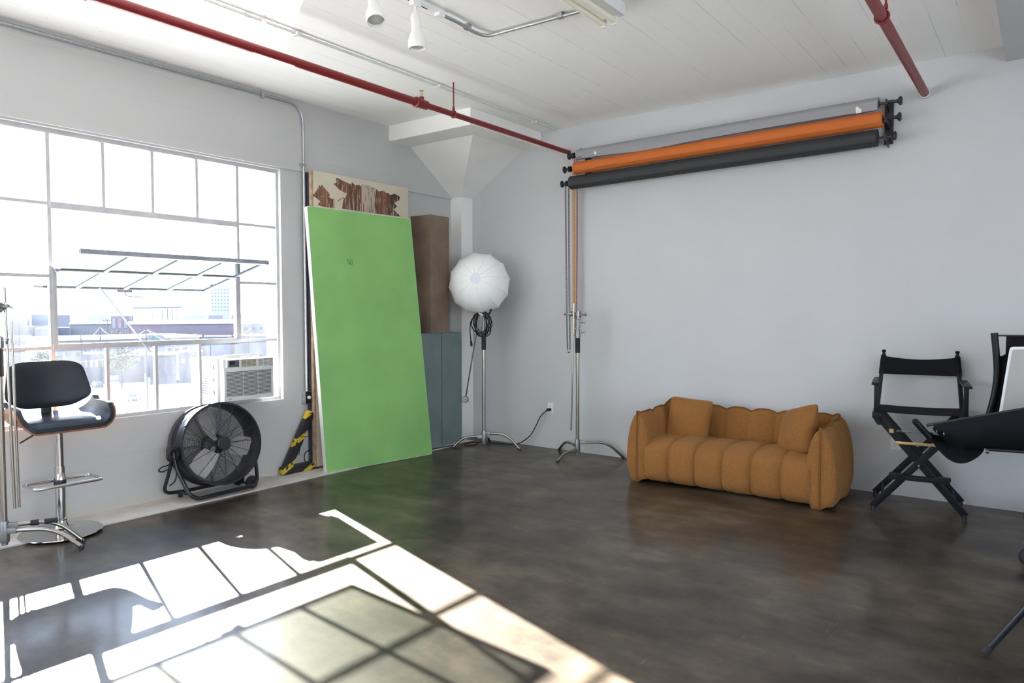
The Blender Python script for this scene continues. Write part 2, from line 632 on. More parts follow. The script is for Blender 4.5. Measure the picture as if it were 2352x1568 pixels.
g.b.inputs['Roughness'].default_value = 0.6
M['wood_print'] = g.m

# ------------------------------------------------------------------ room shell
H = 3.46
XR, YF = 8.6, -10.6        # right wall, front wall (behind the camera)
TH = 0.25


def wall_cells(axis, pos, ucuts, zcuts, holes, thick):
    """wall with rectangular openings as ONE shell; u runs along the wall"""
    b = MB()

    def P(u, z, d):
        return V(pos + d, u, z) if axis == 'x' else V(u, pos + d, z)
    nu, nz = len(ucuts) - 1, len(zcuts) - 1

    def solid(i, k):
        return 0 <= i < nu and 0 <= k < nz and (i, k) not in holes

    def q(*p):
        b.bm.faces.new([b.bm.verts.new(x) for x in p])
    for i in range(nu):
        for k in range(nz):
            if not solid(i, k):
                continue
            u0, u1, z0, z1 = ucuts[i], ucuts[i + 1], zcuts[k], zcuts[k + 1]
            for d in (0, thick):
                q(P(u0, z0, d), P(u1, z0, d), P(u1, z1, d), P(u0, z1, d))
            if not solid(i - 1, k):
                q(P(u0, z0, 0), P(u0, z1, 0), P(u0, z1, thick), P(u0, z0, thick))
            if not solid(i + 1, k):
                q(P(u1, z0, 0), P(u1, z1, 0), P(u1, z1, thick), P(u1, z0, thick))
            if not solid(i, k - 1):
                q(P(u0, z0, 0), P(u1, z0, 0), P(u1, z0, thick), P(u0, z0, thick))
            if not solid(i, k + 1):
                q(P(u0, z1, 0), P(u1, z1, 0), P(u1, z1, thick), P(u0, z1, thick))
    return b


W1 = (-4.80, -2.52)        # window openings along y
W2 = (-7.25, -4.98)
W3 = (-9.70, -7.43)
ZS, ZH = 0.700, 2.80
b = wall_cells('x', 0.0, [YF - TH, W3[0], W3[1], W2[0], W2[1], W1[0], W1[1], TH], [-0.02, ZS, ZH, H + 0.02], {(1, 1), (3, 1), (5, 1)}, -TH)
struct(b.build('wall_left', M['wall_window'], smooth=False, weld=True))
b = MB()
b.box((0, YF, 2.815), (0.022, -0.20, H))
struct(b.build('trim_1', M['wall_window'], smooth=False))
b = MB()
b.box((-TH, 0, -0.02), (XR + TH, TH, H + 0.02))
struct(b.build('wall_back', M['wall'], smooth=False))
b = wall_cells('x', XR, [YF - TH, W3[0], W3[1], W2[0], W2[1], W1[0], W1[1], 0], [-0.02, ZS, ZH, H + 0.02], {(1, 1), (3, 1), (5, 1)}, TH)
struct(b.build('wall_right', M['wall'], smooth=False, weld=True))
b = wall_cells('y', YF, [0, 0.7, 2.97, XR], [-0.02, ZS, ZH, H + 0.02], {(1, 1)}, -TH)
struct(b.build('wall_front', M['wall'], smooth=False, weld=True))
b = MB()
b.box((-TH, YF - TH, -0.25), (XR + TH, TH, 0))
struct(b.build('floor', M['floor'], smooth=False))
b = MB()
b.box((-TH, YF - TH, H), (XR + TH, TH, H + 0.25))
struct(b.build('ceiling', M['ceiling'], smooth=False))
b = MB()
b.box((0.0, YF, 0.0), (0.345, -0.20, 0.012), 0.003)
struct(b.build('baseboard_left', M['strip'], smooth=False))
# concrete column with its flared capital and the drop panel above it
b = MB()
b.box((0.0, -0.20, 0.0), (0.165, 0.0, 2.83))
lo = [V(0, -0.20, 2.83), V(0.165, -0.20, 2.83), V(0.165, 0, 2.83), V(0, 0, 2.83)]
hi = [V(0, -0.87, 3.30), V(0.905, -0.87, 3.30), V(0.905, 0, 3.30), V(0, 0, 3.30)]
b.quad_strip([lo, hi])
b.box((0.0, -1.19, 3.30), (1.145, 0.0, H + 0.01))
struct(b.build('column_capital', M['wall_old'], smooth=False))
b = MB()
b.box((5.33, YF, 3.345), (5.75, 0.0, H + 0.01))
struct(b.build('beam', M['wall'], smooth=False))

# ------------------------------------------------------------------ window wall glazing
GX = -0.07
YS = [-2.535, -2.92, -3.290, -3.658, -4.026, -4.395, -4.785]
ZR = [0.715, 1.25, 1.762, 2.275, 2.785]

AC_Y = (-3.185, -2.695)
AC_Z = (0.745, 1.108)


def bars(b, y0, y1, z0, z1, w=0.022, d=0.036):
    b.box((GX - d / 2, min(y0, y1) - w / 2, min(z0, z1) - w / 2), (GX + d / 2, max(y0, y1) + w / 2, max(z0, z1) + w / 2))


def window(name, off, sash):
    root = thing(name, 'steel framed factory window, its middle vent swung open' if sash else 'unseen steel framed factory window giving extra daylight', 'window', (GX, -3.66 + off, 0.7), kind='structure')
    ys = [y + off for y in YS]
    f = MB()
    for a, c, z0, z1 in ((ys[0] + 0.012, ys[0] + 0.012, ZR[0], ZR[4]), (ys[6] - 0.01, ys[6] - 0.01, ZR[0], ZR[4])):
        f.box((GX - 0.03, a - 0.02, z0 - 0.0148), (GX + 0.03, a + 0.02, z1 + 0.0145))
    f.box((GX - 0.0288, ys[6] - 0.03, ZR[4] - 0.018), (GX + 0.0288, ys[0] + 0.03, ZR[4] + 0.018))
    f.box((GX - 0.0288, ys[6] - 0.03, ZR[0] - 0.0145), (GX + 0.0288, ys[0] + 0.03, ZR[0] + 0.012))
    f.build('window_frame', M['win_paint'], root, smooth=False)
    mu = MB()
    for i in (1, 5):
        mu.box((GX - 0.018, ys[i] - 0.012, ZR[1] if (sash and i == 1) else ZR[0]), (GX + 0.018, ys[i] + 0.012, ZR[4]))
    for i in (2, 3, 4):
        mu.box((GX - 0.018, ys[i] - 0.011, ZR[0]), (GX + 0.018, ys[i] + 0.011, ZR[1]))
        mu.box((GX - 0.018, ys[i] - 0.011, ZR[3]), (GX + 0.018, ys[i] + 0.011, ZR[4]))
        if not sash:
            mu.box((GX - 0.018, ys[i] - 0.011, ZR[1]), (GX + 0.018, ys[i] + 0.011, ZR[3]))
    for k in (1, 2, 3):
        for i0, i1 in ((0, 1), (5, 6)) if sash else ((0, 6),):
            mu.box((GX - 0.0168, ys[i1], ZR[k] - 0.011), (GX + 0.0168, ys[i0], ZR[k] + 0.011))
    mu.build('muntin', M['win_paint'], root, smooth=False)
    gl = MB()
    if sash:
        rects = [(ys[5], ys[1], ZR[3], ZR[4]), (ys[5], ys[2], ZR[0], ZR[1]), (ys[2], AC_Y[0] - 0.005, ZR[0], ZR[1]), (AC_Y[0], ys[0], AC_Z[1] + 0.005, ZR[1]),
                 (AC_Y[1] + 0.005, ys[0], ZR[0], AC_Z[1] + 0.003), (ys[1], ys[0], ZR[1], ZR[4]), (ys[6], ys[5], ZR[0], ZR[4])]
    else:
        rects = [(ys[6], ys[0], ZR[0], ZR[4])]
    for y0, y1, z0, z1 in rects:
        gl.box((GX - 0.002, y0 + 0.001, z0), (GX + 0.002, y1 - 0.001, z1))
    gl.build('window_pane', M['glass'], root, smooth=False)
    if sash:
        vf = MB()          # heavier frame around the vent opening
        for y in (ys[1] - 0.020, ys[5] + 0.020):
            vf.box((GX - 0.024, y - 0.013, ZR[1]), (GX + 0.024, y + 0.013, 1.80))
        vf.box((GX - 0.028, ys[5], ZR[1] - 0.014), (GX + 0.028, ys[1], ZR[1] + 0.026))
        vf.box((GX - 0.028, ys[5], ZR[3] - 0.032), (GX + 0.028, ys[1], ZR[3] + 0.014))
        vf.build('vent_frame', M['win_paint'], root, smooth=False)
        # tilted sash, pivoted at mid height, its top edge swung into the room
        u = V(0.46, 0, 0.103).normalized()
        w = V(-u.z, 0, u.x)
        o = V(GX + 0.0, 0, 1.808)
        y0, y1 = ys[5] + 0.012, ys[1] - 0.012
        up_len, dn_len = 0.478, -0.51

        def SP(s, y, n=0.0):
            return o + u * s + w * n + V(0, y, 0)
        sf = MB()
        sf.bar(SP(up_len, y0), SP(up_len, y1), 0.030, 0.034, w)
        sf.bar(SP(dn_len, y0), SP(dn_len, y1), 0.030, 0.020, w)
        for y in (y0 + 0.015, y1 - 0.015):
            sf.bar(SP(dn_len, y), SP(up_len, y), 0.034, 0.022, w)
        sh = sf.build('sash_frame', M['win_dark'], root, smooth=False)
        mm = MB()
        mm.bar(SP(0, y0), SP(0, y1), 0.026, 0.020, w)
        for i in (2, 3, 4):
            mm.bar(SP(dn_len, ys[i]), SP(up_len, ys[i]), 0.024, 0.018, w)
        mm.build('sash_muntin', M['win_paint'], sh, smooth=False)
        pg = MB()
        pg.bar(SP(dn_len, (y0 + y1) / 2), SP(up_len, (y0 + y1) / 2), y1 - y0, 0.004, w)
        pg.build('sash_pane', M['sash_glass'], sh, smooth=False)
        pv = MB()
        for y in (ys[5] + 0.03, ys[1] - 0.03):
            pv.cyl(o + V(0.035, y - 0.012, 0), o + V(0.035, y + 0.012, 0), 0.018)
        pv.build('pivot_pin', M['win_dark'], root)
        ar = MB()
        ar.bar(V(-0.54, -3.86, 1.700), V(0.045, -3.755, 1.195), 0.022, 0.006, (0, 0.3, 1))
        ar.build('stay_arm', M['win_paint'], root, smooth=False)
        lt = MB()
        lt.bar(SP(dn_len, -3.72, -0.02), SP(dn_len, -3.60, -0.02), 0.02, 0.02, w)
        lt.tube([SP(dn_len, -3.66, -0.02), SP(dn_len + 0.03, -3.66, -0.07), SP(dn_len + 0.03, -3.52, -0.075)], 0.006, fillet=0.02)
        lt.build('latch_handle', M['cast'], root)
    return root


window('window_1', 0.0, True)
window('window_2', -2.455, False)
window('window_3', -4.905, False)  # unseen, put in for more daylight
w_ = window('window_4', 0.0, False)             # unseen windows added behind and right of the camera to brighten the room
w_.rotation_euler = (0, 0, R(90))
w_.location = (0.7 + 1.135, YF - 0.07, 0.7)
for k_, y_ in enumerate((-6.115, -8.565, -3.66)):
    w_ = window('window_%d' % (5 + k_), 0.0, False)
    w_.location = (XR + 0.07, y_, 0.7)

# ------------------------------------------------------------------ ceiling services
def pipe_clip(b, x, y, z, r):
    b.box((x - r * 2.2, y - 0.012, z - r * 1.15), (x + r * 2.2, y + 0.012, z + r * 0.6), 0.003)


PX, PZ = 1.515, 3.19
t = thing('sprinkler_pipe', 'long red sprinkler pipe running under the ceiling to the left end of the backdrop rolls', 'pipe', (PX, -2.24, PZ), group='red sprinkler pipes')
b = MB()
b.cyl((PX, YF + 0.02, PZ), (PX, -2.24, PZ), 0.031, 24)
b.build('main_pipe', M['red'], t)
b = MB()
b.cyl((PX, -2.24, PZ), (PX, -0.005, PZ), 0.024, 24)
b.build('branch_pipe', M['red'], t)
b = MB()
b.lathe([(0.032, -0.075), (0.042, -0.07), (0.042, -0.05), (0.037, -0.045), (0.037, 0.03), (0.036, 0.04), (0.036, 0.055), (0.026, 0.06)], 24,
        Matrix.Translation((PX, -2.24, PZ)) @ Matrix.Rotation(R(-90), 4, 'X'))
b.cyl((PX, -2.24, PZ), (PX, -2.24, PZ + 0.055), 0.020)
b.build('tee_fitting', M['red'], t)
b = MB()
b.cyl((PX, -2.24, PZ + 0.055), (PX, -2.24, PZ + 0.075), 0.011)
for s in (-1, 1):
    b.tube([(PX + s * 0.009, -2.24, PZ + 0.072), (PX + s * 0.015, -2.24, PZ + 0.088), (PX + s * 0.006, -2.24, PZ + 0.104)], 0.0028, 6)
b.cyl((PX, -2.24, PZ + 0.103), (PX, -2.24, PZ + 0.107), 0.018)
b.build('sprinkler_head', M['brass'], t)
for yy, rr in ((-1.85, 0.024), (-4.77, 0.031)):
    b = MB()
    b.tube([(PX + (rr + 0.005) * math.cos(a * PI / 8), yy, PZ + (rr + 0.005) * math.sin(a * PI / 8)) for a in range(16)], 0.006, 8, closed=True)
    b.lathe([(0.006, 0), (0.012, 0.003), (0.012, 0.02), (0.008, 0.035), (0.006, 0.04)], 12, Matrix.Translation((PX, yy, PZ + rr + 0.006)))
    b.cyl((PX, yy, PZ + rr), (PX, yy, H), 0.006, 8)
    b.build('hanger', M['red'], t)

QX, QZ = 4.815, 3.20
t = thing('sprinkler_pipe', 'shorter red pipe above the right end of the backdrop rolls, meeting the back wall', 'pipe', (QX, -1.9, QZ), group='red sprinkler pipes')
b = MB()
b.cyl((QX, YF + 0.02, QZ), (QX, -0.03, QZ), 0.031, 24)
b.build('main_pipe', M['red'], t)
b = MB()
b.lathe([(0.030, -0.02), (0.036, -0.018), (0.036, 0.022), (0.033, 0.0265)], 24, Matrix.Translation((QX, -0.03, QZ)) @ Matrix.Rotation(R(-90), 4, 'X'))
b.build('wall_flange', M['lamp_white'], t)
b = MB()
b.tube([(QX + 0.037 * math.cos(a * PI / 8), -1.85, QZ + 0.037 * math.sin(a * PI / 8)) for a in range(16)], 0.007, 8, closed=True)
b.lathe([(0.006, 0), (0.012, 0.003), (0.012, 0.02), (0.006, 0.04)], 12, Matrix.Translation((QX + 0.02, -1.85, QZ + 0.036)))
b.cyl((QX + 0.02, -1.85, QZ + 0.03), (QX + 0.02, -1.85, H), 0.006, 8)
b.build('hanger', M['red'], t)

t = thing('conduit', 'thin conduit along the ceiling beside the long red pipe, ending at the back wall', 'conduit', (1.385, -1.0, 3.44))
b = MB()
b.cyl((1.385, YF + 0.02, 3.443), (1.385, -0.06, 3.443), 0.011, 12)
b.build('conduit_tube', M['conduit_paint'], t)
for y in (-0.45, -1.9, -3.35, -3.62, -4.6):
    b = MB()
    pipe_clip(b, 1.385, y, 3.443, 0.013)
    b.build('conduit_strap', M['conduit_paint'], t)

t = thing('conduit', 'grey conduit along the top of the window wall, bending down to the black switch box', 'conduit', (0.035, -2.3, 3.43))
b = MB()
b.tube([(0.038, YF + 0.02, 3.420), (0.038, -2.290, 3.420), (0.038, -2.290, 0.745)], 0.013, 12, fillet=0.17, fs=10)
b.build('conduit_tube', M['conduit'], t)
for p in ((0.032, -2.72, 3.42), (0.032, -5.2, 3.42)):
    b = MB()
    b.box((0.02, p[1] - 0.012, p[2] - 0.03), (0.054, p[1] + 0.012, p[2] + 0.022), 0.002)
    b.build('conduit_strap', M['conduit'], t)
b = MB()
b.box((0.02, -2.325, 2.86), (0.054, -2.270, 2.885), 0.002)
b.build('conduit_strap', M['conduit'], t)

t = thing('switch_box', 'grey metal box with a black round dial plate on the window wall', 'switch', (0.0, -2.29, 0.70))
b = MB()
b.box((0.001, -2.325, 0.638), (0.062, -2.255, 0.757), 0.004)
b.build('box_body', M['conduit'], t)
b = MB()
b.box((0.062, -2.323, 0.640), (0.067, -2.257, 0.755), 0.002)
b.build('face_plate', M['black'], t)
b = MB()
b.cyl((0.067, -2.29, 0.698), (0.082, -2.29, 0.698), 0.016, 20)
b.box((0.080, -2.293, 0.686), (0.088, -2.287, 0.710), 0.001)
b.build('dial', M['plate'], t)

# track lighting
TX = 2.418
t = thing('light_track', 'white ceiling track carrying the two spot lamps', 'track light rail', (TX, -3.5, 3.44))
b = MB()
b.box((TX - 0.018, YF + 2, H - 0.024), (TX + 0.018, -2.99, H), 0.002)
b.build('rail', M['lamp_white'], t)
b = MB()
b.box((TX - 0.020, YF + 2, H - 0.0255), (TX - 0.012, -3.10, H - 0.019))
b.build('rail_slot', M['black'], t)
b = MB()
b.box((TX - 0.024, -3.03, H - 0.045), (TX + 0.024, -2.975, H), 0.004)
b.build('end_feed', M['lamp_white'], t)


def spot(loc, tilt, turn, label):
    t = thing('track_spotlight', label, 'spotlight', loc, group='white track spotlights')
    x, y, z = loc
    b = MB()
    b.box((x - 0.018, y - 0.035, H - 0.058), (x + 0.018, y + 0.035, H - 0.026), 0.004)
    b.build('track_adapter', M['lamp_white'], t)
    b = MB()
    b.cyl((x, y, H - 0.058), (x, y, H - 0.118), 0.007, 10)
    b.build('stem', M['lamp_white'], t)
    mtx = Matrix.Translation((x, y, H - 0.110)) @ Matrix.Rotation(turn, 4, 'Z') @ Matrix.Rotation(tilt, 4, 'X')
    prof = [(0.004, 0.012), (0.020, 0.008), (0.027, -0.004), (0.030, -0.02), (0.030, -0.098), (0.034, -0.108), (0.045, -0.128), (0.054, -0.160), (0.056, -0.190), (0.053, -0.208)]
    inner = [(0.049, -0.208), (0.049, -0.190), (0.044, -0.165), (0.020, -0.150), (0.002, -0.150)]
    b = MB()
    b.lathe(prof + inner, 32, mtx)
    b.build('lamp_housing', M['lamp_white'], t)
    b = MB()
    b.lathe([(0.001, -0.147), (0.030, -0.151), (0.042, -0.168), (0.045, -0.186), (0.030, -0.194), (0.001, -0.198)], 24, mtx)
    b.build('bulb', M['lamp_inner'], t)
    return t


spot((TX + 0.01, -3.235, 3.2), R(3), R(-60), 'white spot lamp hanging straight down, nearest the end of the track')
spot((TX + 0.02, -3.600, 3.2), R(24), R(-118), 'white spot lamp tilted so its open mouth and bulb show')

t = thing('conduit', 'shiny bent conduit on the ceiling from the lamp track to the fluorescent fitting', 'conduit', (2.42, -2.6, 3.43))
b = MB()
b.tube([(TX, -2.99, 3.436), (TX + 0.005, -2.80, 3.436), (TX - 0.02, -2.64, 3.436), (2.42, -2.52, 3.436), (2.56, -2.515, 3.436), (3.20, -2.48, 3.436)], 0.012, 12, fillet=0.09, fs=8)
b.build('conduit_tube', M['conduit'], t)
for x, y in ((3.02, -2.49), (TX - 0.005, -2.72)):
    b = MB()
    b.box((x - 0.02, y - 0.02, 3.424), (x + 0.02, y + 0.02, H), 0.002)
    b.build('conduit_strap', M['conduit'], t)

t = thing('fluorescent_fitting', 'unlit two-tube fluorescent strip fitting on the ceiling', 'light fitting', (3.34, -3.0, 3.42))
b = MB()
b.box((3.255, -3.60, H - 0.075), (3.425, -2.36, H), 0.004)
b.build('fitting_body', M['lamp_white'], t)
for x in (3.285, 3.365):
    b = MB()
    b.cyl((x, -3.56, H - 0.105), (x, -2.40, H - 0.105), 0.019, 16)
    b.build('fluorescent_tube', M['tube_glass'], t)
    for y in (-3.575, -2.385):
        b = MB()
        b.box((x - 0.014, y - 0.015, H - 0.128), (x + 0.014, y + 0.015, H - 0.072), 0.004)
        b.build('lamp_holder', M['lamp_white'], t)
t = thing('conduit', 'short conduit stub leaving the side of the fluorescent fitting', 'conduit', (3.5, -2.6, 3.43))
b = MB()
b.tube([(3.425, -2.53, 3.437), (3.52, -2.55, 3.437), (3.75, -2.75, 3.437), (4.1, -3.6, 3.437)], 0.012, 12, fillet=0.1)
b.build('conduit_tube', M['conduit'], t)

# ------------------------------------------------------------------ outlets on the back wall
def outlet(x, z, label):
    t = thing('wall_outlet', label, 'outlet', (x, 0, z), group='outlets on the back wall')
    b = MB()
    b.box((x - 0.038, -0.007, z - 0.060), (x + 0.038, -0.0005, z + 0.060), 0.003)
    b.build('outlet_plate', M['plate'], t)
    b = MB()
    b.box((x - 0.018, -0.0095, z - 0.036), (x + 0.018, -0.006, z + 0.036), 0.002)
    b.build('socket_face', M['white_plastic'], t)
    b = MB()
    for dz in (-0.019, 0.019):
        for dx in (-0.006, 0.006):
            b.box((x + dx - 0.001, -0.0102, z + dz - 0.004), (x + dx + 0.001, -0.009, z + dz + 0.006))
        b.cyl((x, -0.0102, z + dz - 0.010), (x, -0.009, z + dz - 0.010), 0.0022, 8)
    b.build('socket_slot', M['black'], t)


outlet(1.278, 0.445, 'white wall outlet left of the empty stand, a black plug in it')
outlet(4.657, 0.433, 'white wall outlet behind the tall folding chair')

# black power cable across the floor
cb = MB()
cb.tube([(1.278, -0.062, 0.428), (1.20, -0.075, 0.37), (1.13, -0.075, 0.24), (1.06, -0.07, 0.13), (0.95, -0.09, 0.04), (0.86, -0.12, 0.008), (0.72, -0.13, 0.008), (0.55, -0.17, 0.008), (0.46, -0.27, 0.018), (0.41, -0.40, 0.018), (0.43, -0.50, 0.018), (0.50, -0.42, 0.008), (0.52, -0.30, 0.02), (0.43, -0.33, 0.03), (0.39, -0.48, 0.022), (0.37, -0.62, 0.018), (0.34, -0.72, 0.018), (0.32, -0.86, 0.018), (0.36, -1.0, 0.008)], 0.006, 8, fillet=0.06)
cable = cb.build('power_cable', M['rubber'])
tag(cable, 'thin black cable on the floor from the wall outlet round the lantern stand', 'cable')
b = MB()
b.box((1.262, -0.062, 0.414), (1.294, -0.010, 0.444), 0.006)
b.tube([(1.278, -0.052, 0.429), (1.266, -0.072, 0.424)], [0.011, 0.007], 10)
b.build('plug', M['rubber'], cable)

# ------------------------------------------------------------------ scenery flat, green board, plinths
t = thing('scenery_flat', 'tall cream panel with torn brown wood print behind the green board', 'scenery flat', (0.03, -2.30, 0.012))
FY0, FY1, FZ = -2.258, -0.985, 2.83
b = MB()
b.box((0.062, FY0 + 0.03, 0.03), (0.092, FY1, FZ), 0.002)
b.build('panel', M['cream'], t)
b = MB()
b.box((0.0925, FY0 + 0.42, 2.0), (0.0935, FY0 + 0.58, 2.66))
b.build('grey_patch', M['cream_grey'], t)
b = MB()
b.box((0.022, FY0 - 0.005, 0.013), (0.061, FY0 + 0.060, FZ - 0.02), 0.003)
b.box((0.022, FY1 - 0.05, 0.013), (0.061, FY1, FZ - 0.02), 0.003)
b.box((0.022, FY0, FZ - 0.08), (0.061, FY1, FZ - 0.02), 0.003)
b.build('flat_frame', M['navy'], t)
b = MB()
b.box((0.060, FY0 + 0.006, 0.03), (0.094, FY0 + 0.031, FZ), 0.002)
b.build('panel_edge', M['ply'], t)


def torn(name, pts):
    b = MB()
    b.poly([(0.0935, FY0 + y, z) for y, z in pts], (0.0015, 0, 0))
    b.build(name, M['wood_print'], t, smooth=False)


TORN_A = [(0.019, 2.592), (0.047, 2.615), (0.075, 2.65), (0.101, 2.701), (0.117, 2.683), (0.128, 2.705), (0.148, 2.696), (0.17, 2.672), (0.203, 2.649), (0.226, 2.623), (0.211, 2.605), (0.237, 2.59), (0.277, 2.59), (0.276, 2.505), (0.122, 2.501), (0.078, 2.516), (0.112, 2.547), (0.068, 2.573)]
TORN_B = [(0.297, 2.791), (0.321, 2.801), (0.344, 2.791), (0.403, 2.776), (0.456, 2.765), (0.492, 2.758), (0.499, 2.785), (0.526, 2.763), (0.566, 2.764), (0.59, 2.772), (0.609, 2.756), (0.625, 2.779), (0.659, 2.779), (0.723, 2.786), (0.742, 2.769), (0.793, 2.769), (0.825, 2.756), (0.845, 2.739), (0.918, 2.757), (0.944, 2.738), (0.978, 2.742), (1.011, 2.722), (1.073, 2.745), (1.115, 2.735), (1.153, 2.72), (1.135, 2.682), (1.065, 2.649), (1.11, 2.616), (1.057, 2.58), (1.154, 2.515), (0.921, 2.51), (0.662, 2.509), (0.372, 2.509), (0.378, 2.552), (0.388, 2.6), (0.415, 2.631), (0.437, 2.666), (0.395, 2.67), (0.336, 2.69), (0.296, 2.717), (0.268, 2.736), (0.311, 2.754)]
TORN_C = [(0.311, 2.565), (0.323, 2.582), (0.353, 2.604), (0.394, 2.624), (0.4, 2.62), (0.359, 2.601)]
for pts in (TORN_A, TORN_B, TORN_C):
    torn('wood_print', pts)
b = MB()           # striped diagonal brace and its base bar, standing out along the wall
b.bar((0.055, -2.545, 0.06), (0.055, -2.262, 0.56), 0.055, 0.075, (0, -1, 0.6), 0.004)
b.build('brace', M['hazard'], t)
b = MB()
b.box((0.028, -2.60, 0.014), (0.088, -2.20, 0.085), 0.004)
b.build('base_bar', M['hazard'], t)
b = MB()
b.tube([(0.075, -2.41, 0.33), (0.09, -2.38, 0.345), (0.09, -2.33, 0.335), (0.08, -2.288, 0.325)], 0.0035, 6, fillet=0.02)
b.tube([(0.075, -2.41, 0.33), (0.08, -2.405, 0.24), (0.085, -2.425, 0.17)], 0.0035, 6, fillet=0.03)
b.tube([(0.075, -2.29, 0.20), (0.09, -2.36, 0.19), (0.09, -2.37, 0.13), (0.08, -2.34, 0.09)], 0.005, 6, fillet=0.04)
b.build('cord', M['black'], t)

# green board: a leaning slab given by its four front corners
BL, BR, TR, TL = V(0.299, -2.279, 0.004), V(0.468, -1.033, 0.004), V(0.310, -1.169, 2.469), V(0.150, -2.344, 2.481)
nrm = (BR - BL).cross(TL - BL).normalized()
t = thing('green_screen_board', 'tall bright green board leaning against the cream panel', 'board', (0.30, -1.66, 0.0))
BT = 0.052


def rounded_quad(c, r, n=4):
    out = []
    for i in range(4):
        p, a, q = c[i], c[i - 1], c[(i + 1) % 4]
        da, dq = (a - p).normalized() * r, (q - p).normalized() * r
        for k in range(n + 1):
            u = k / n
            out.append((p + da) * (1 - u) ** 2 + p * 2 * u * (1 - u) + (p + dq) * u * u)
    return out


cs4 = [BL, BR, TR, TL]
b = MB()
b.poly(rounded_quad(cs4, 0.022), -nrm * BT)
b.build('board_core', M['board_edge'], t)
ctr = sum(cs4, Vector()) / 4
b = MB()
b.poly([p + nrm * 0.0015 for p in rounded_quad([ctr + (p - ctr) * 0.997 for p in cs4], 0.022)], -nrm * 0.0025)
b.build('green_face', M['green'], t, smooth=False)


def on_board(u, v, lift=0.002):
    return (BL * (1 - u) + BR * u) * (1 - v) + (TL * (1 - u) + TR * u) * v + nrm * lift


b = MB()            # pencilled marks near the upper middle
for st in ([(0, .9), (.22, 1)], [(.12, .95), (.16, .35)], [(.16, .35), (.24, .2)], [(.42, .95), (.36, .6), (.55, .45), (.40, .1)], [(.62, .2), (.66, .8), (.86, .95), (.98, .6), (.9, .2), (.64, .1)], [(.52, .1), (.74, .75)]):
    b.tube([on_board(0.318 + 0.055 * x, 0.786 + 0.026 * z) for x, z in st], 0.0022, 5)
b.build('pencil_mark', M['ink'], t)
b = MB()            # faint pencil line down the white left edge
eb = [BL + (TL - BL) * v for v in (0.755, 0.742, 0.72, 0.70, 0.69, 0.675, 0.665)]
for i, p in enumerate(eb):
    eb[i] = p - nrm * (BT * (0.3, 0.65, 0.25, 0.7, 0.35, 0.7, 0.3)[i]) - (BR - BL).normalized() * 0.001
b.tube(eb, 0.0018, 5)
b.build('pencil_line', M['ink_grey'], t)

for x0, y0, y1, lab in ((0.27, -0.985, -0.667, 'grey-green plinth partly hidden behind the green board, under the brown plinth'), (0.27, -0.655, -0.338, 'grey-green plinth in the corner beside the column')):
    t = thing('plinth', lab, 'plinth', (0.14, (y0 + y1) / 2, 0.012), group='grey-green plinths')
    b = MB()
    b.box((0.008, y0, 0.013), (x0, y1, 1.272), 0.003)
    b.build('plinth_body', M['grey_green'], t)
t = thing('plinth', 'brown bronze-painted square plinth standing on top of the grey-green plinths', 'plinth', (0.15, -0.71, 1.272))
b = MB()
b.box((0.004, -0.865, 1.2735), (0.303, -0.566, 2.548), 0.004)
b.build('plinth_body', M['bronze'], t)

# ------------------------------------------------------------------ window air conditioner
t = thing('air_conditioner', 'white window air conditioner in the lower corner pane of the window', 'air conditioner', (0.0, -2.94, 0.73))
ay0, ay1, az0, az1 = AC_Y[0] + 0.012, AC_Y[1], AC_Z[0], AC_Z[1]
b = MB()
b.box((-0.46, ay0 + 0.02, az0 + 0.008), (0.03, ay1 - 0.02, az1 - 0.008), 0.006)
b.build('rear_casing', M['ac_white'], t)
b = MB()
for k in range(13):
    z = az0 + 0.05 + k * 0.021
    for x in (-0.40, -0.28):
        b.box((x, ay0 + 0.016, z), (x + 0.085, ay0 + 0.024, z + 0.009))
b.build('side_louver', M['ac_dark'], t)
b = MB()
b.box((0.02, ay0, az0), (0.095, ay1, az1), 0.012)
b.build('front_shell', M['ac_white'], t)
b = MB()           # side flange with its three clips
b.box((-0.045, ay0 - 0.018, az0 - 0.006), (0.032, ay0 + 0.004, az1 + 0.006), 0.004)
fl = b.build('side_flange', M['ac_white'], t)
for z in (az0 + 0.075, az0 + 0.185, az0 + 0.29):
    b = MB()
    b.box((-0.030, ay0 - 0.0195, z - 0.016), (-0.012, ay0 - 0.0165, z + 0.016))
    b.build('flange_slot', M['ac_dark'], fl)
b = MB()
b.box((0.004, ay0 + 0.05, az1 - 0.004), (0.016, ay1 - 0.09, az1 + 0.028), 0.002)
rail = b.build('top_rail', M['conduit_paint'], t)
for y0, y1 in ((ay0 + 0.20, ay0 + 0.29), (ay0 + 0.31, ay0 + 0.385)):
    b = MB()
    b.box((0.014, y0, az1 + 0.002), (0.030, y1, az1 + 0.018), 0.004)
    b.build('clip', M['white_plastic'], rail)


def bow(y):         # the grille face bows outwards
    u = (y - ay0) / (ay1 - ay0) * 2 - 1
    return 0.100 + 0.020 * (1 - u * u)


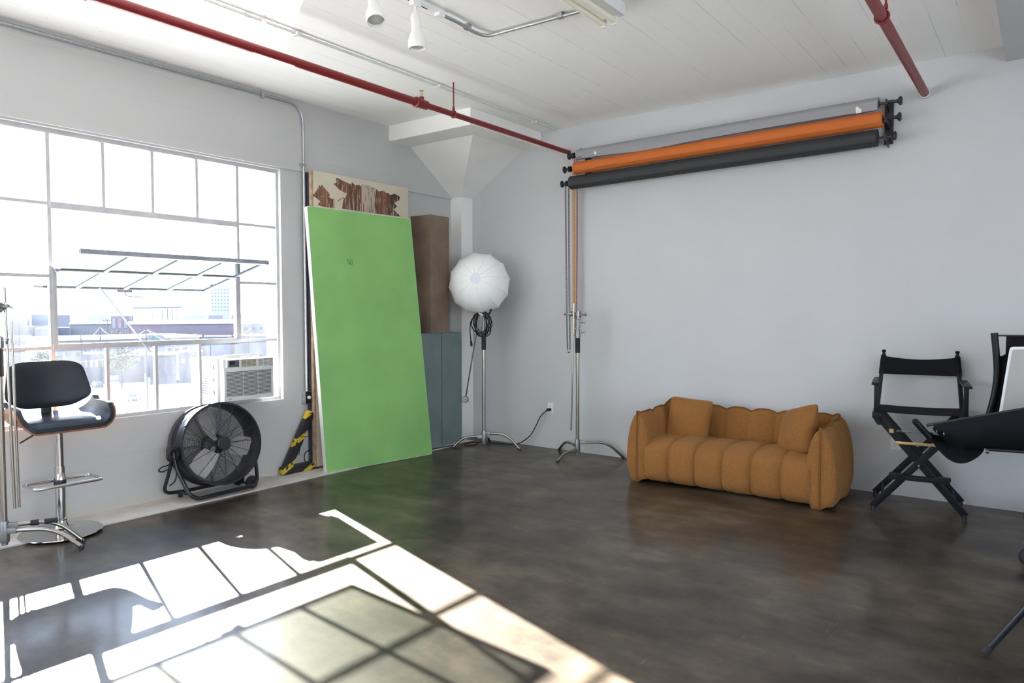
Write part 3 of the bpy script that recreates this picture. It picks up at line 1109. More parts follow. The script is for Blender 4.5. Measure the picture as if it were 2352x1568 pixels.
b = MB()
b.grid(lambda u, v: V(bow(ay0 + 0.012 + u * (ay1 - ay0 - 0.024)) - 0.006, ay0 + 0.012 + u * (ay1 - ay0 - 0.024), az0 + 0.035 + v * 0.225), 24, 2)
b.build('grille_backing', M['ac_dark'], t)
b = MB()
N = 19
for k in range(N):
    z = az0 + 0.046 + k * 0.0114
    pts = [(bow(ay0 + 0.02 + u / 20 * (ay1 - ay0 - 0.04)), ay0 + 0.02 + u / 20 * (ay1 - ay0 - 0.04), z + 0.004 * math.sin(u / 20 * PI)) for u in range(21)]
    b.tube(pts, 0.0030, 6)
for f in (0.36, 0.66):
    y = ay0 + f * (ay1 - ay0)
    b.box((bow(y) - 0.006, y - 0.0015, az0 + 0.04), (bow(y) - 0.003, y + 0.0015, az0 + 0.262))
b.build('grille', M['ac_white'], t)
b = MB()            # bowed frame round the grille
for z0, z1 in ((az0 + 0.004, az0 + 0.042), (az0 + 0.255, az0 + 0.285)):
    b.grid(lambda u, v: V(bow(ay0 + u * (ay1 - ay0)) + 0.003 - (0.010 if v in (0.0, 1.0) else 0), ay0 + u * (ay1 - ay0), z0 + (z1 - z0) * (0, 0.02, 0.98, 1)[round(v * 3)]), 24, 4)
for y0, y1 in ((ay0 + 0.001, ay0 + 0.022), (ay1 - 0.022, ay1 - 0.001)):
    b.box((0.09, y0, az0 + 0.004), (bow((y0 + y1) / 2) + 0.003, y1, az0 + 0.28), 0.003)
b.build('grille_frame', M['ac_white'], t)
b = MB()
b.box((0.09, ay0 + 0.02, az0 + 0.284), (0.114, ay1 - 0.004, az1 - 0.006), 0.008)
b.build('control_fascia', M['ac_white'], t)
b = MB()
b.box((0.112, ay0 + 0.035, az0 + 0.292), (0.1165, ay0 + 0.135, az1 - 0.014), 0.002)
cp = b.build('control_panel', M['ac_panel'], t)
b = MB()
b.box((0.116, ay0 + 0.047, az0 + 0.313), (0.1175, ay0 + 0.092, az1 - 0.022))
b.build('display', M['black'], cp)
for y0, y1, mm_ in ((ay0 + 0.155, ay0 + 0.300, 'ac_vent'), (ay0 + 0.318, ay1 - 0.012, 'ac_white')):
    b = MB()
    b.box((0.112, y0, az0 + 0.292), (0.1150, y1, az1 - 0.014))
    vb = b.build('vent', M['ac_dark'], t, smooth=False)
    b = MB()
    for k in range(5):
        z = az0 + 0.296 + k * (az1 - az0 - 0.316) / 4.4
        b.box((0.1140, y0, z), (0.1175, y1, z + 0.006))
    for k in range(4):
        y = y0 + k * (y1 - y0 - 0.004) / 3
        b.box((0.1140, y, az0 + 0.292), (0.1180, y + 0.004, az1 - 0.014))
    b.build('vent_slat', M[mm_], vb, smooth=False)
b = MB()
for k in range(5):
    b.box((bow(ay0 + 0.06) + 0.0025, ay0 + 0.035 + k * 0.0095, az0 + 0.020), (bow(ay0 + 0.06) + 0.0038, ay0 + 0.041 + k * 0.0095, az0 + 0.027))
b.build('badge', M['ac_dark'], t, smooth=False)
b = MB()
b.tube([(0.05, ay0 + 0.03, az0 + 0.002), (0.05, ay0 + 0.025, az0 - 0.06), (0.03, ay0 + 0.01, az0 - 0.2), (0.02, ay0 + 0.0, az0 - 0.45), (0.02, -2.85, 0.05), (0.02, -2.62, 0.016)], 0.004, 6, fillet=0.1)
b.build('power_cord', M['cord'], t)

# ------------------------------------------------------------------ drum fan
FC = V(0.20, -3.315, 0.425)
t = thing('drum_fan', 'large black drum fan on a tubular floor frame below the window', 'fan', (0.18, -3.3, 0.012))
tilt = R(9)
Fm = Matrix.Translation(FC) @ Matrix.Rotation(R(-4), 4, 'Z') @ Matrix.Rotation(R(90) - tilt, 4, 'Y')     # local z = blowing direction
FRAD = 0.322
b = MB()
prof = [(FRAD + 0.012, -0.125), (FRAD + 0.012, -0.108), (FRAD - 0.002, -0.10), (FRAD - 0.004, -0.03), (FRAD + 0.003, -0.02), (FRAD + 0.003, 0.0), (FRAD - 0.004, 0.01), (FRAD - 0.002, 0.10), (FRAD + 0.012, 0.108), (FRAD + 0.012, 0.125),
        (FRAD - 0.004, 0.125), (FRAD - 0.012, 0.10), (FRAD - 0.012, -0.10), (FRAD - 0.004, -0.125)]
prof.append(prof[0])
rings = [[Fm @ V(r_ * math.cos(2 * PI * k / 72), r_ * math.sin(2 * PI * k / 72), z) for k in range(72)] for r_, z in prof]
b.quad_strip(rings, caps=(False, False))
b.build('drum', M['black_metal'], t, weld=True)
for k in range(8):
    a = 2 * PI * (k + 0.3) / 8
    p = Fm @ V((FRAD + 0.010) * math.cos(a), (FRAD + 0.010) * math.sin(a), 0.112)
    b = MB()
    b.ball(p, 0.009, 8)
    b.build('rim_clip', M['black_metal'], t)
for zz, nm in ((0.118, 'front_grille'), (-0.118, 'rear_grille')):
    b = MB()
    sg = 1 if zz > 0 else -1
    nring = 27 if zz > 0 else 14
    for k in range(nring):
        r_ = 0.060 + (FRAD - 0.012 - 0.060) * k / (nring - 1)
        dz = zz + sg * 0.018 * (1 - (r_ / FRAD) ** 2)
        b.tube([Fm @ V(r_ * math.cos(2 * PI * q / 64), r_ * math.sin(2 * PI * q / 64), dz) for q in range(64)], 0.00135, 4, closed=True)
    for q in range(16):
        for off in ((-0.045, 0.045) if q % 4 == 0 else (0,)):
            a = 2 * PI * q / 16
            a1 = a + off
            b.tube([Fm @ V(r_ * math.cos(a + off * 0.5), r_ * math.sin(a + off * 0.5), zz + sg * 0.0195 * (1 - (r_ / FRAD) ** 2)) for r_ in (0.05, 0.14, 0.23, FRAD - 0.006)], 0.0022, 5)
    b.build(nm, M['black_metal'], t)
b = MB()
b.lathe([(0.001, 0.128), (0.040, 0.136), (0.052, 0.140), (0.056, 0.146), (0.050, 0.152), (0.001, 0.153)], 32, Fm)
b.build('hub_disc', M['black'], t)
b = MB()
b.lathe([(0.001, -0.10), (0.075, -0.10), (0.085, -0.09), (0.085, -0.01), (0.06, 0.0), (0.03, 0.005), (0.03, 0.05), (0.001, 0.05)], 28, Fm)
b.build('motor', M['black'], t)
for k in range(3):
    a0 = R(78) + 2 * PI * k / 3

    def bl(u, v, s=1):
        r_ = 0.075 + u * 0.215
        w = (v - 0.5) * (0.10 + 0.065 * math.sin(u * PI * 0.75))
        a = a0 + w / max(r_, 0.05) * 0.95
        return Fm @ V(r_ * math.cos(a), r_ * math.sin(a), 0.020 + (v - 0.5) * 0.085 * (1 - 0.45 * u) + s * 0.0012)
    b = MB()
    b.grid(lambda u, v: bl(u, v, 1), 14, 8)
    b.grid(lambda u, v: bl(u, v, -1), 14, 8)
    b.bar(Fm @ V(0.03 * math.cos(a0), 0.03 * math.sin(a0), 0.018), Fm @ V(0.12 * math.cos(a0), 0.12 * math.sin(a0), 0.02), 0.035, 0.004, Fm.to_3x3() @ V(0, 0, 1))
    b.build('blade', M['blade'], t)
b = MB()
yl, yr = FC.y - FRAD - 0.030, FC.y + FRAD + 0.030
fx, bx, fz = 0.318, 0.060, 0.045
pv = FC.z + 0.0
b.tube([(0.19, yl, pv), (0.215, yl + 0.005, 0.30), (fx, yl + 0.075, fz - 0.010), (fx, yr - 0.05, fz + 0.005), (0.225, yr, 0.17), (0.19, yr, pv)], 0.0155, 12, fillet=0.09, fs=8)
b.tube([(0.19, yl, pv), (0.150, yl - 0.005, 0.28), (bx, yl - 0.02, 0.07), (bx, yl + 0.12, 0.055), (bx, yr - 0.08, 0.055), (bx + 0.05, yr - 0.01, 0.12), (0.17, yr, 0.28), (0.19, yr, pv)], 0.0140, 12, fillet=0.07, fs=8)
b.tube([(bx, yl + 0.11, 0.055), (0.16, yl + 0.16, 0.040), (fx, yl + 0.13, 0.038)], 0.011, 10, fillet=0.05)
b.tube([(bx, yr - 0.08, 0.055), (fx, yr - 0.10, 0.05)], 0.011, 10)
b.build('floor_frame', M['black_metal'], t)
for p in ((bx, yl + 0.12, 0.013),):
    b = MB()
    b.cyl(p, (p[0], p[1], 0.055), 0.016, 14)
    b.build('foot', M['rubber'], t)
for y, sg in ((yl, 1), (yr, -1)):
    b = MB()
    b.cyl((0.19, y - sg * 0.018, pv), (0.19, y + sg * 0.045, pv), 0.022, 18)
    b.lathe([(0.001, 0), (0.036, 0), (0.040, 0.006), (0.040, 0.016), (0.034, 0.022), (0.001, 0.024)], 18, Matrix.Translation((0.19, y - sg * 0.016, pv)) @ Matrix.Rotation(sg * R(90), 4, 'X'))
    b.build('pivot_knob', M['black'], t)
for x in (bx + 0.01, fx - 0.045):
    b = MB()
    wc = V(x, yr - 0.075, 0.068)
    b.lathe([(0.012, -0.016), (0.048, -0.016), (0.054, -0.010), (0.054, 0.010), (0.048, 0.016), (0.012, 0.016)], 28, Matrix.Translation(wc) @ Matrix.Rotation(R(90), 4, 'Y'))
    b.cyl(wc - V(0.03, 0, 0), wc + V(0.05, 0, 0), 0.008, 10)
    b.build('wheel', M['rubber'], t)
b = MB()             # coiled mains lead over the left pivot
yc = yl - 0.022
for k in range(4):
    pts = [(0.205 + 0.010 * math.sin(q) + 0.012 * k, yc + (0.036 + 0.004 * k) * math.cos(q + 0.5 * k), pv - 0.02 + (0.060 - 0.006 * k) * math.sin(q + 0.5 * k)) for q in [2 * PI * i / 20 for i in range(20)]]
    b.tube(pts, 0.0055, 7, closed=True)
b.tube([(0.22, yc, pv - 0.07), (0.24, yc - 0.04, pv - 0.10), (0.25, yc - 0.10, pv - 0.10), (0.25, yc - 0.13, pv - 0.125), (0.24, yc - 0.09, pv - 0.145), (0.23, yc - 0.01, pv - 0.12)], 0.0055, 7, fillet=0.03)
b.tube([(0.22, yc + 0.01, pv - 0.08), (0.23, yc + 0.03, pv - 0.16), (0.22, yc + 0.02, pv - 0.24), (0.20, yc - 0.02, pv - 0.27)], 0.0055, 7, fillet=0.05)
b.build('mains_lead', M['rubber'], t)

# ------------------------------------------------------------------ bar stool
SX, SY = 0.295, -4.505
t = thing('bar_stool', 'black leather and walnut bar stool on a chrome pedestal by the window', 'bar stool', (SX, SY, 0.012))
b = MB()
b.lathe([(0.001, 0.0125), (0.246, 0.0125), (0.250, 0.016), (0.246, 0.021), (0.15, 0.026), (0.075, 0.034), (0.052, 0.048), (0.040, 0.072), (0.034, 0.098), (0.001, 0.098)], 56, Matrix.Translation((SX, SY, 0)))
b.build('base', M['chrome'], t)
b = MB()
b.cyl((SX, SY, 0.095), (SX, SY, 0.46), 0.031, 28)
b.lathe([(0.034, 0.092), (0.037, 0.098), (0.037, 0.108), (0.032, 0.112)], 28, Matrix.Translation((SX, SY, 0)))
b.build('lower_column', M['chrome'], t)
b = MB()
b.cyl((SX, SY, 0.455), (SX, SY, 0.745), 0.026, 28)
b.build('gas_column', M['chrome'], t)
b = MB()
b.lathe([(0.032, 0.33), (0.037, 0.335), (0.037, 0.375), (0.032, 0.385)], 28, Matrix.Translation((SX, SY, 0)))
b.build('footrest_collar', M['black'], t)
b = MB()
b.tube([(SX - 0.045, SY - 0.205, 0.362), (SX + 0.165, SY - 0.205, 0.362), (SX + 0.165, SY + 0.205, 0.362), (SX - 0.045, SY + 0.205, 0.362)], 0.011, 12, fillet=0.035, closed=True)
b.lathe([(0.033, 0.375), (0.030, 0.40), (0.020, 0.42), (0.001, 0.425)], 16, Matrix.Translation((SX + 0.012, SY, 0)))
b.build('footrest', M['chrome'], t)
b = MB()
b.tube([(SX, SY - 0.05, 0.728), (SX, SY - 0.10, 0.722), (SX + 0.02, SY - 0.235, 0.655)], 0.0055, 8, fillet=0.03)
b.build('lift_lever', M['chrome'], t)
b = MB()
b.box((SX - 0.10, SY - 0.10, 0.728), (SX + 0.10, SY + 0.10, 0.748), 0.004)
b.build('seat_plate', M['black'], t)


def stool_seat(off, top):
    """U-shaped seat: flat middle, arms rolled up at both sides; off = inward offset"""
    def fn(u, v):
        s = (u - 0.5) * 2
        flat, rad = 0.185, 0.115 - off
        L = abs(s) * (flat + 0.115 * R(86) + 0.028)
        sg = 1 if s >= 0 else -1
        if L < flat:
            y, z = L, off
        else:
            a = min((L - flat) / 0.115, R(86))
            y = flat + rad * math.sin(a)
            z = off + rad * (1 - math.cos(a))
            ex = max(0, L - flat - 0.115 * R(86))
            z += ex
        # plan: the arms are shorter than the seat and round off at the corners
        wing = max(0.0, (abs(s) - 0.55) / 0.45)
        x0 = -0.20 + 0.10 * wing ** 2
        x1 = 0.215 - 0.085 * wing ** 2.5
        x = x0 + (x1 - x0) * v
        front = max(0.0, (v - 0.80) / 0.20)
        z -= 0.030 * front ** 2 * (1 - wing * 0.8)
        back = max(0.0, (0.25 - v) / 0.25)
        z += 0.030 * back ** 2
        return V(SX + x, SY + sg * y, 0.748 + z + (0.004 * math.sin(v * PI) if top else 0))
    return fn


def slab_between(b, f0, f1, nu, nv):
    r0 = [[f0(i / (nu - 1), j / (nv - 1)) for i in range(nu)] for j in range(nv)]
    r1 = [[f1(i / (nu - 1), j / (nv - 1)) for i in range(nu)] for j in range(nv)]
    A = [[b.bm.verts.new(p) for p in r] for r in r0]
    B_ = [[b.bm.verts.new(p) for p in r] for r in r1]
    for G_ in (A, B_):
        for j in range(nv - 1):
            for i in range(nu - 1):
                b.bm.faces.new((G_[j][i], G_[j][i + 1], G_[j + 1][i + 1], G_[j + 1][i]))
    edge = [(0, i) for i in range(nu)] + [(j, nu - 1) for j in range(1, nv)] + [(nv - 1, i) for i in range(nu - 2, -1, -1)] + [(j, 0) for j in range(nv - 2, 0, -1)]
    for (j, i), (j2, i2) in zip(edge, edge[1:] + edge[:1]):
        b.bm.faces.new((A[j][i], A[j2][i2], B_[j2][i2], B_[j][i]))


b = MB()
slab_between(b, stool_seat(0.0, False), stool_seat(0.011, False), 44, 16)
b.build('seat_shell', M['walnut'], t)
b = MB()
slab_between(b, stool_seat(0.012, False), stool_seat(0.040, True), 44, 16)
b.build('seat_pad', M['leather'], t)


def stool_back(off):
    def fn(u, v):
        # square grid mapped to a rounded shape, tapered to the bottom
        a, c = 2 * u - 1, 2 * v - 1
        px = a * (1 - 0.10 * abs(c) ** 9)
        pz = c * (1 - (0.13 if c > 0 else 0.24) * abs(a) ** 6)
        taper = 1 - 0.115 * max(0, pz + 0.25) - 0.42 * max(0, -0.45 - pz) ** 1.2
        y = px * 0.262 * taper
        z = 1.006 + pz * 0.160
        vv = (pz + 1) / 2
        x = -0.205 + 0.085 * (y / 0.262) ** 2 - 0.055 * vv + off
        return V(SX + max(x, -0.285 + off), SY + y, z)
    return fn


b = MB()
slab_between(b, stool_back(0.0), stool_back(0.010), 30, 16)
b.build('back_shell', M['walnut'], t)
b = MB()
slab_between(b, stool_back(0.0105), lambda u, v: stool_back(0.016 + 0.024 * (1 - (2 * u - 1) ** 6) * (1 - (2 * v - 1) ** 6))(u, v), 36, 20)
b.build('back_pad', M['leather'], t)
b = MB()
b.box((SX - 0.202, SY - 0.032, 0.775), (SX - 0.190, SY + 0.032, 0.93), 0.003)
b.build('back_bracket', M['black'], t)

# ------------------------------------------------------------------ grip stands
def grip_stand(label, base, leg_angs, leg_hs, leg_r, top, grip, collars, nested=True):
    x, y = base
    t = thing('grip_stand', label, 'light stand', (x, y, 0), group='chrome grip stands')
    b = MB()
    b.cyl((x, y, 0.045), (x, y, grip[0] + 0.01), 0.0185, 22)
    b.build('column', M['steel'], t)
    b = MB()
    b.lathe([(0.001, 0.040), (0.006, 0.042), (0.010, 0.055), (0.026, 0.062), (0.029, 0.075), (0.029, max(leg_hs) + 0.012), (0.024, max(leg_hs) + 0.03), (0.0185, max(leg_hs) + 0.032)], 20, Matrix.Translation((x, y, 0)))
    b.build('base_casting', M['cast'], t)
    for a, h, r_ in zip(leg_angs, leg_hs, leg_r):
        a = R(a)
        dx, dy = math.cos(a), math.sin(a)
        b = MB()
        b.tube([(x + dx * 0.022, y + dy * 0.022, h), (x + dx * r_ * 0.64, y + dy * r_ * 0.64, h + 0.004), (x + dx * r_ * 0.995, y + dy * r_ * 0.995, 0.014)], 0.0135, 14, fillet=0.12, fs=8)
        lg = b.build('leg', M['steel'], t)
        b = MB()
        b.cyl((x + dx * (r_ - 0.012), y + dy * (r_ - 0.012), 0.022), (x + dx * r_, y + dy * r_, 0.001), 0.0155, 14)
        b.build('foot_cap', M['rubber'], lg)
        b = MB()
        b.bar((x + dx * 0.018, y + dy * 0.018, h), (x + dx * 0.075, y + dy * 0.075, h), 0.034, 0.036, bevel=0.006)
        b.build('leg_knuckle', M['cast'], lg)
    b = MB()
    b.cyl((x, y, grip[0]), (x, y, grip[1]), 0.0245, 24)
    b.build('grip_sleeve', M['rubber'], t)
    for z0, z1, r_ in collars:
        b = MB()
        b.lathe([(0.018, z0), (r_, z0 + 0.004), (r_, z1 - 0.004), (0.018, z1)], 22, Matrix.Translation((x, y, 0)))
        b.bar((x, y, (z0 + z1) / 2), (x + 0.032, y + 0.012, (z0 + z1) / 2), 0.022, (z1 - z0) * 0.8, bevel=0.004)
        c = b.build('collar', M['cast'], t)
        b = MB()
        zm = (z0 + z1) / 2 + 0.01
        b.cyl((x + 0.03, y + 0.012, zm), (x + 0.065, y + 0.026, zm), 0.006, 10)
        b.bar((x + 0.058, y + 0.023, zm - 0.018), (x + 0.072, y + 0.029, zm + 0.018), 0.012, 0.010, (1, 0, 0), bevel=0.003)
        b.build('tee_knob', M['cast'], c)
    b = MB()
    b.cyl((x, y, grip[1]), (x, y, top), 0.0125, 16)
    b.build('riser', M['steel'], t)
    return t


def grip_head(t, c, axis, r=0.032, bright='cast'):
    c, ax = Vector(c), Vector(axis).normalized()
    q = ax.to_track_quat('Z', 'Y').to_matrix().to_4x4()
    b = MB()
    b.lathe([(0.001, -0.030), (r * 0.8, -0.030), (r, -0.022), (r, -0.004), (r * 0.85, 0.0), (r, 0.004), (r, 0.022), (r * 0.8, 0.030), (0.001, 0.030)], 24, Matrix.Translation(c) @ q)
    h = b.build('grip_head', M[bright], t)
    b = MB()
    b.cyl(c + ax * 0.03, c + ax * 0.075, 0.008, 12)
    p = c + ax * 0.078
    s = ax.cross(V(0, 0, 1)).normalized() if abs(ax.z) < 0.9 else V(1, 0, 0)
    b.bar(p - s * 0.026 - V(0, 0, 0.012), p + s * 0.026 + V(0, 0, 0.012), 0.012, 0.012, bevel=0.003)
    b.build('tee_handle', M[bright], h)
    return h


# stand carrying the paper-lantern style softbox
L1 = (0.685, -0.435)
t1 = grip_stand('chrome stand in the corner holding up the round white lantern', L1, (223, 18, 118), (0.125, 0.165, 0.09), (0.345, 0.415, 0.33), 1.50, (1.086, 1.238), [(1.238, 1.335, 0.026)])
b = MB()
b.cyl((L1[0], L1[1], 1.34), (L1[0], L1[1], 1.46), 0.0175, 18)
b.build('riser_sleeve', M['cast'], t1)
hd = grip_head(t1, (L1[0], L1[1] - 0.01, 1.487), (0.35, -0.9, -0.1), 0.034, 'lamp_white')
b = MB()
b.cyl((L1[0] - 0.015, L1[1] - 0.05, 1.485), (L1[0] - 0.235, L1[1] - 0.03, 0.56), 0.008, 12)
arm = b.build('boom_arm', M['steel'], t1)
grip_head(t1, (L1[0] - 0.243, L1[1] - 0.03, 0.525), (0.5, -0.85, 0.1), 0.036, 'cast')

# coiled cable hanging off the stand
b = MB()
rnd = random.Random(3)
for k in range(7):
    ph = rnd.uniform(-0.35, 0.35)
    rx, rz = rnd.uniform(0.078, 0.125), rnd.uniform(0.10, 0.135)
    cz = 1.487 - rz + rnd.uniform(-0.01, 0.012)
    cx = L1[0] + rnd.uniform(-0.02, 0.03)
    dy = L1[1] - 0.045 - 0.008 * k + 0.03
    pts = []
    for i in range(28):
        a = 2 * PI * i / 28
        pts.append((cx + rx * math.sin(a + ph * 0.4) * (1 + 0.10 * math.sin(2 * a + k)), dy + 0.012 * math.sin(a * 2 + k), cz + rz * math.cos(a)))
    b.tube(pts, 0.0060, 7, closed=True)
b.tube([(L1[0] - 0.06, L1[1] - 0.07, 1.47), (L1[0] - 0.125, L1[1] - 0.075, 1.40), (L1[0] - 0.135, L1[1] - 0.075, 1.28), (L1[0] - 0.118, L1[1] - 0.075, 1.18)], 0.006, 7, fillet=0.08)
b.tube([(L1[0] + 0.05, L1[1] - 0.05, 1.50), (L1[0] + 0.10, L1[1] - 0.03, 1.47), (L1[0] + 0.125, L1[1] - 0.02, 1.53)], 0.010, 8, fillet=0.04)
coil = b.build('cable_coil', M['rubber'])
tag(coil, 'coil of black cable hung on the stand right under the white lantern', 'cable coil')
b = MB()
b.tube([(L1[0] - 0.118, L1[1] - 0.075, 1.185), (L1[0] - 0.112, L1[1] - 0.075, 1.13)], [0.010, 0.015], 10)
b.cyl((L1[0] - 0.118, L1[1] - 0.075, 1.131), (L1[0] - 0.117, L1[1] - 0.075, 1.112), 0.002, 6)
b.cyl((L1[0] - 0.106, L1[1] - 0.075, 1.131), (L1[0] - 0.105, L1[1] - 0.075, 1.112), 0.002, 6)
b.build('plug', M['rubber'], coil)

# twelve-ribbed lantern softbox
LC = V(0.640, -0.455, 1.815)
to_cam = V(0.60, -0.79, 0.06).normalized()
Q = to_cam.to_track_quat('Z', 'Y').to_matrix().to_4x4()
LM = Matrix.Translation(LC) @ Q @ Matrix.Rotation(R(8), 4, 'Z') @ Matrix.Rotation(R(-6), 4, 'X') @ Matrix.Rotation(R(-6), 4, 'Y')
t = thing('lantern_softbox', 'round white twelve-sided cloth lantern light in the corner', 'softbox', LC)
NR = 12
prof = [(0.052, 0.268), (0.10, 0.262), (0.16, 0.243), (0.22, 0.207), (0.27, 0.158), (0.308, 0.100), (0.332, 0.042), (0.340, -0.015), (0.333, -0.07), (0.31, -0.13), (0.27, -0.19), (0.21, -0.24), (0.13, -0.275)]


def lant(i_f, v, sag):
    """surface between ribs sags a little"""
    n = len(prof) - 1
    f = v * n
    k = min(int(f), n - 1)
    u = f - k
    r_ = prof[k][0] * (1 - u) + prof[k + 1][0] * u
    z = prof[k][1] * (1 - u) + prof[k + 1][1] * u
    w = i_f * NR
    fr = w - math.floor(w)
    a0, a1 = 2 * PI * math.floor(w) / NR, 2 * PI * (math.floor(w) + 1) / NR
    p = V(math.cos(a0), math.sin(a0), 0) * (1 - fr) + V(math.cos(a1), math.sin(a1), 0) * fr
    s = 1 - sag * math.sin(fr * PI) * math.sin(v * PI)
    return LM @ V(p.x * r_ * s, p.y * r_ * s, z)


b = MB()
b.grid(lambda u, v: lant(u, v, 0.012), NR * 4, 25, close_u=True)
b.build('diffuser', M['diffuser'], t, angle=24)
b = MB()
for k in range(NR):
    pts = [lant(k / NR + 1e-6, v / 20, 0) for v in range(21)]
    pts = [LC + (p - LC) * 1.002 for p in pts]
    b.tube(pts, 0.0042, 5)
b.build('rib_seam', M['diffuser'], t)
b = MB()
b.lathe([(0.001, 0.2705), (0.050, 0.2705), (0.054, 0.266), (0.054, 0.258), (0.001, 0.258)], 28, LM)
b.build('front_hub', M['diffuser_hub'], t)
b = MB()
b.lathe([(0.001, -0.268), (0.13, -0.268), (0.135, -0.28), (0.075, -0.30), (0.060, -0.33), (0.001, -0.33)], 28, LM)
lh = b.build('lamp_head', M['black'], t)
b = MB()
b.bar(LC + V(0.02, 0.05, -0.318), LC + V(0.135, 0.02, -0.285), 0.03, 0.02, bevel=0.004)
b.cyl(LC + V(0.05, 0.03, -0.318), (L1[0], L1[1], 1.505), 0.014, 12)
b.build('yoke', M['black'], lh)

# empty stand left of the sofa
L2 = (1.802, -0.292)
t2 = grip_stand('empty chrome stand between the wall outlet and the brown sofa', L2, (262, 147, 34), (0.085, 0.125, 0.165), (0.31, 0.46, 0.47), 1.44, (1.083, 1.232), [(1.232, 1.325, 0.027), (1.333, 1.425, 0.024)])
grip_head(t2, (L2[0] + 0.004, L2[1], 1.468), (0.82, 0.3, 0.04), 0.026)
b = MB()
b.box((L2[0] - 0.02, L2[1] - 0.022, 1.435), (L2[0] + 0.028, L2[1] + 0.022, 1.505), 0.006)
b.build('knuckle_block', M['cast'], t2)
grip_head(t2, (L2[0] - 0.052, L2[1] - 0.02, 1.480), (-1, -0.15, -0.04), 0.027)
b = MB()
b.cyl((L2[0] - 0.014, L2[1] - 0.05, 1.585), (L2[0] - 0.045, L2[1] - 0.05, 0.29), 0.0085, 12)
b.build('boom_arm', M['steel'], t2)

# stand cut by the left edge of the frame
L3 = (0.418, -4.872)
t3 = grip_stand('chrome stand cut off by the edge of the view, in front of the bar stool', L3, (44, 62, 215), (0.135, 0.165, 0.10), (0.455, 0.425, 0.40), 1.66, (1.105, 1.275), [(1.275, 1.36, 0.026), (1.50, 1.56, 0.026)])
grip_head(t3, (L3[0] + 0.02, L3[1] - 0.01, 1.535), (0.75, 0.62, 0.05), 0.034)
b = MB()
b.cyl((L3[0] + 0.03, L3[1] + 0.03, 1.66), (L3[0] + 0.045, L3[1] + 0.045, 0.275), 0.0085, 12)
b.cyl((L3[0] + 0.032, L3[1] + 0.062, 1.45), (L3[0] + 0.045, L3[1] + 0.070, 0.275), 0.0075, 12)
b.build('boom_arm', M['steel'], t3)
b = MB()
a = R(62)
for d0, d1 in ((0.14, 0.185), (0.215, 0.285)):
    b.cyl((L3[0] + math.cos(a) * d0, L3[1] + math.sin(a) * d0, 0.1655), (L3[0] + math.cos(a) * d1, L3[1] + math.sin(a) * d1, 0.1665), 0.0175, 14)
b.build('leg_tape', M['rubber'], t3)

# ------------------------------------------------------------------ backdrop paper rolls on the back wall
def bracket(x, label, side):
    t = thing('backdrop_bracket', label, 'bracket', (x, 0, 3.0), group='black backdrop wall brackets')
    b = MB()
    b.box((x - 0.032, -0.022, 2.845), (x + 0.032, -0.001, 3.195), 0.003)
    for z, yo in ((3.150, -0.135), (3.005, -0.165), (2.872, -0.165)):
        b.box((x - 0.006, yo - 0.02, z - 0.018), (x + 0.006, -0.01, z + 0.012), 0.002)
        b.poly([(x - 0.005, -0.02, z - 0.055), (x - 0.005, -0.02, z - 0.01), (x - 0.005, yo + 0.02, z - 0.01)], (0.010, 0, 0))
        b.box((x - 0.008, yo - 0.026, z - 0.018), (x + 0.008, yo - 0.018, z + 0.022), 0.002)
    b.build('bracket_arm', M['black_metal'], t, smooth=False)


bracket(4.565, 'black three-tier bracket holding the right ends of the backdrop rolls', 1)
bracket(1.752, 'black three-tier bracket behind the left ends of the backdrop rolls', -1)


def chain(name, x, y, z0, z1, m_, parent, gap=0.036, sway=0.0, links=None):
    b = MB()
    pitch = 0.0245
    n = int((z0 - z1) / pitch)
    for s in (-1, 1):
        for k in range(n):
            f = k / max(n - 1, 1)
            g_ = gap / 2 * (1 - 0.25 * f)
            cx = x + s * g_ + sway * f * f
            zc = z0 - (k + 0.5) * pitch
            yy = y + 0.004 * math.sin(f * 3)
            pts = [(cx + 0.0074 * math.cos(2 * PI * q / 8), yy, zc + 0.0140 * math.sin(2 * PI * q / 8)) for q in range(8)]
            b.tube(pts, 0.0030, 4, closed=True)
    # bottom turn of the loop
    f = 1
    for q in range(1, 4):
        a = PI * q / 4
        cx = x + sway + gap / 2 * 0.75 * math.cos(a)
        zc = z1 - 0.016 * math.sin(a)
        b.ball((cx, y, zc), 0.006, 8)
    return b.build(name, m_, parent)


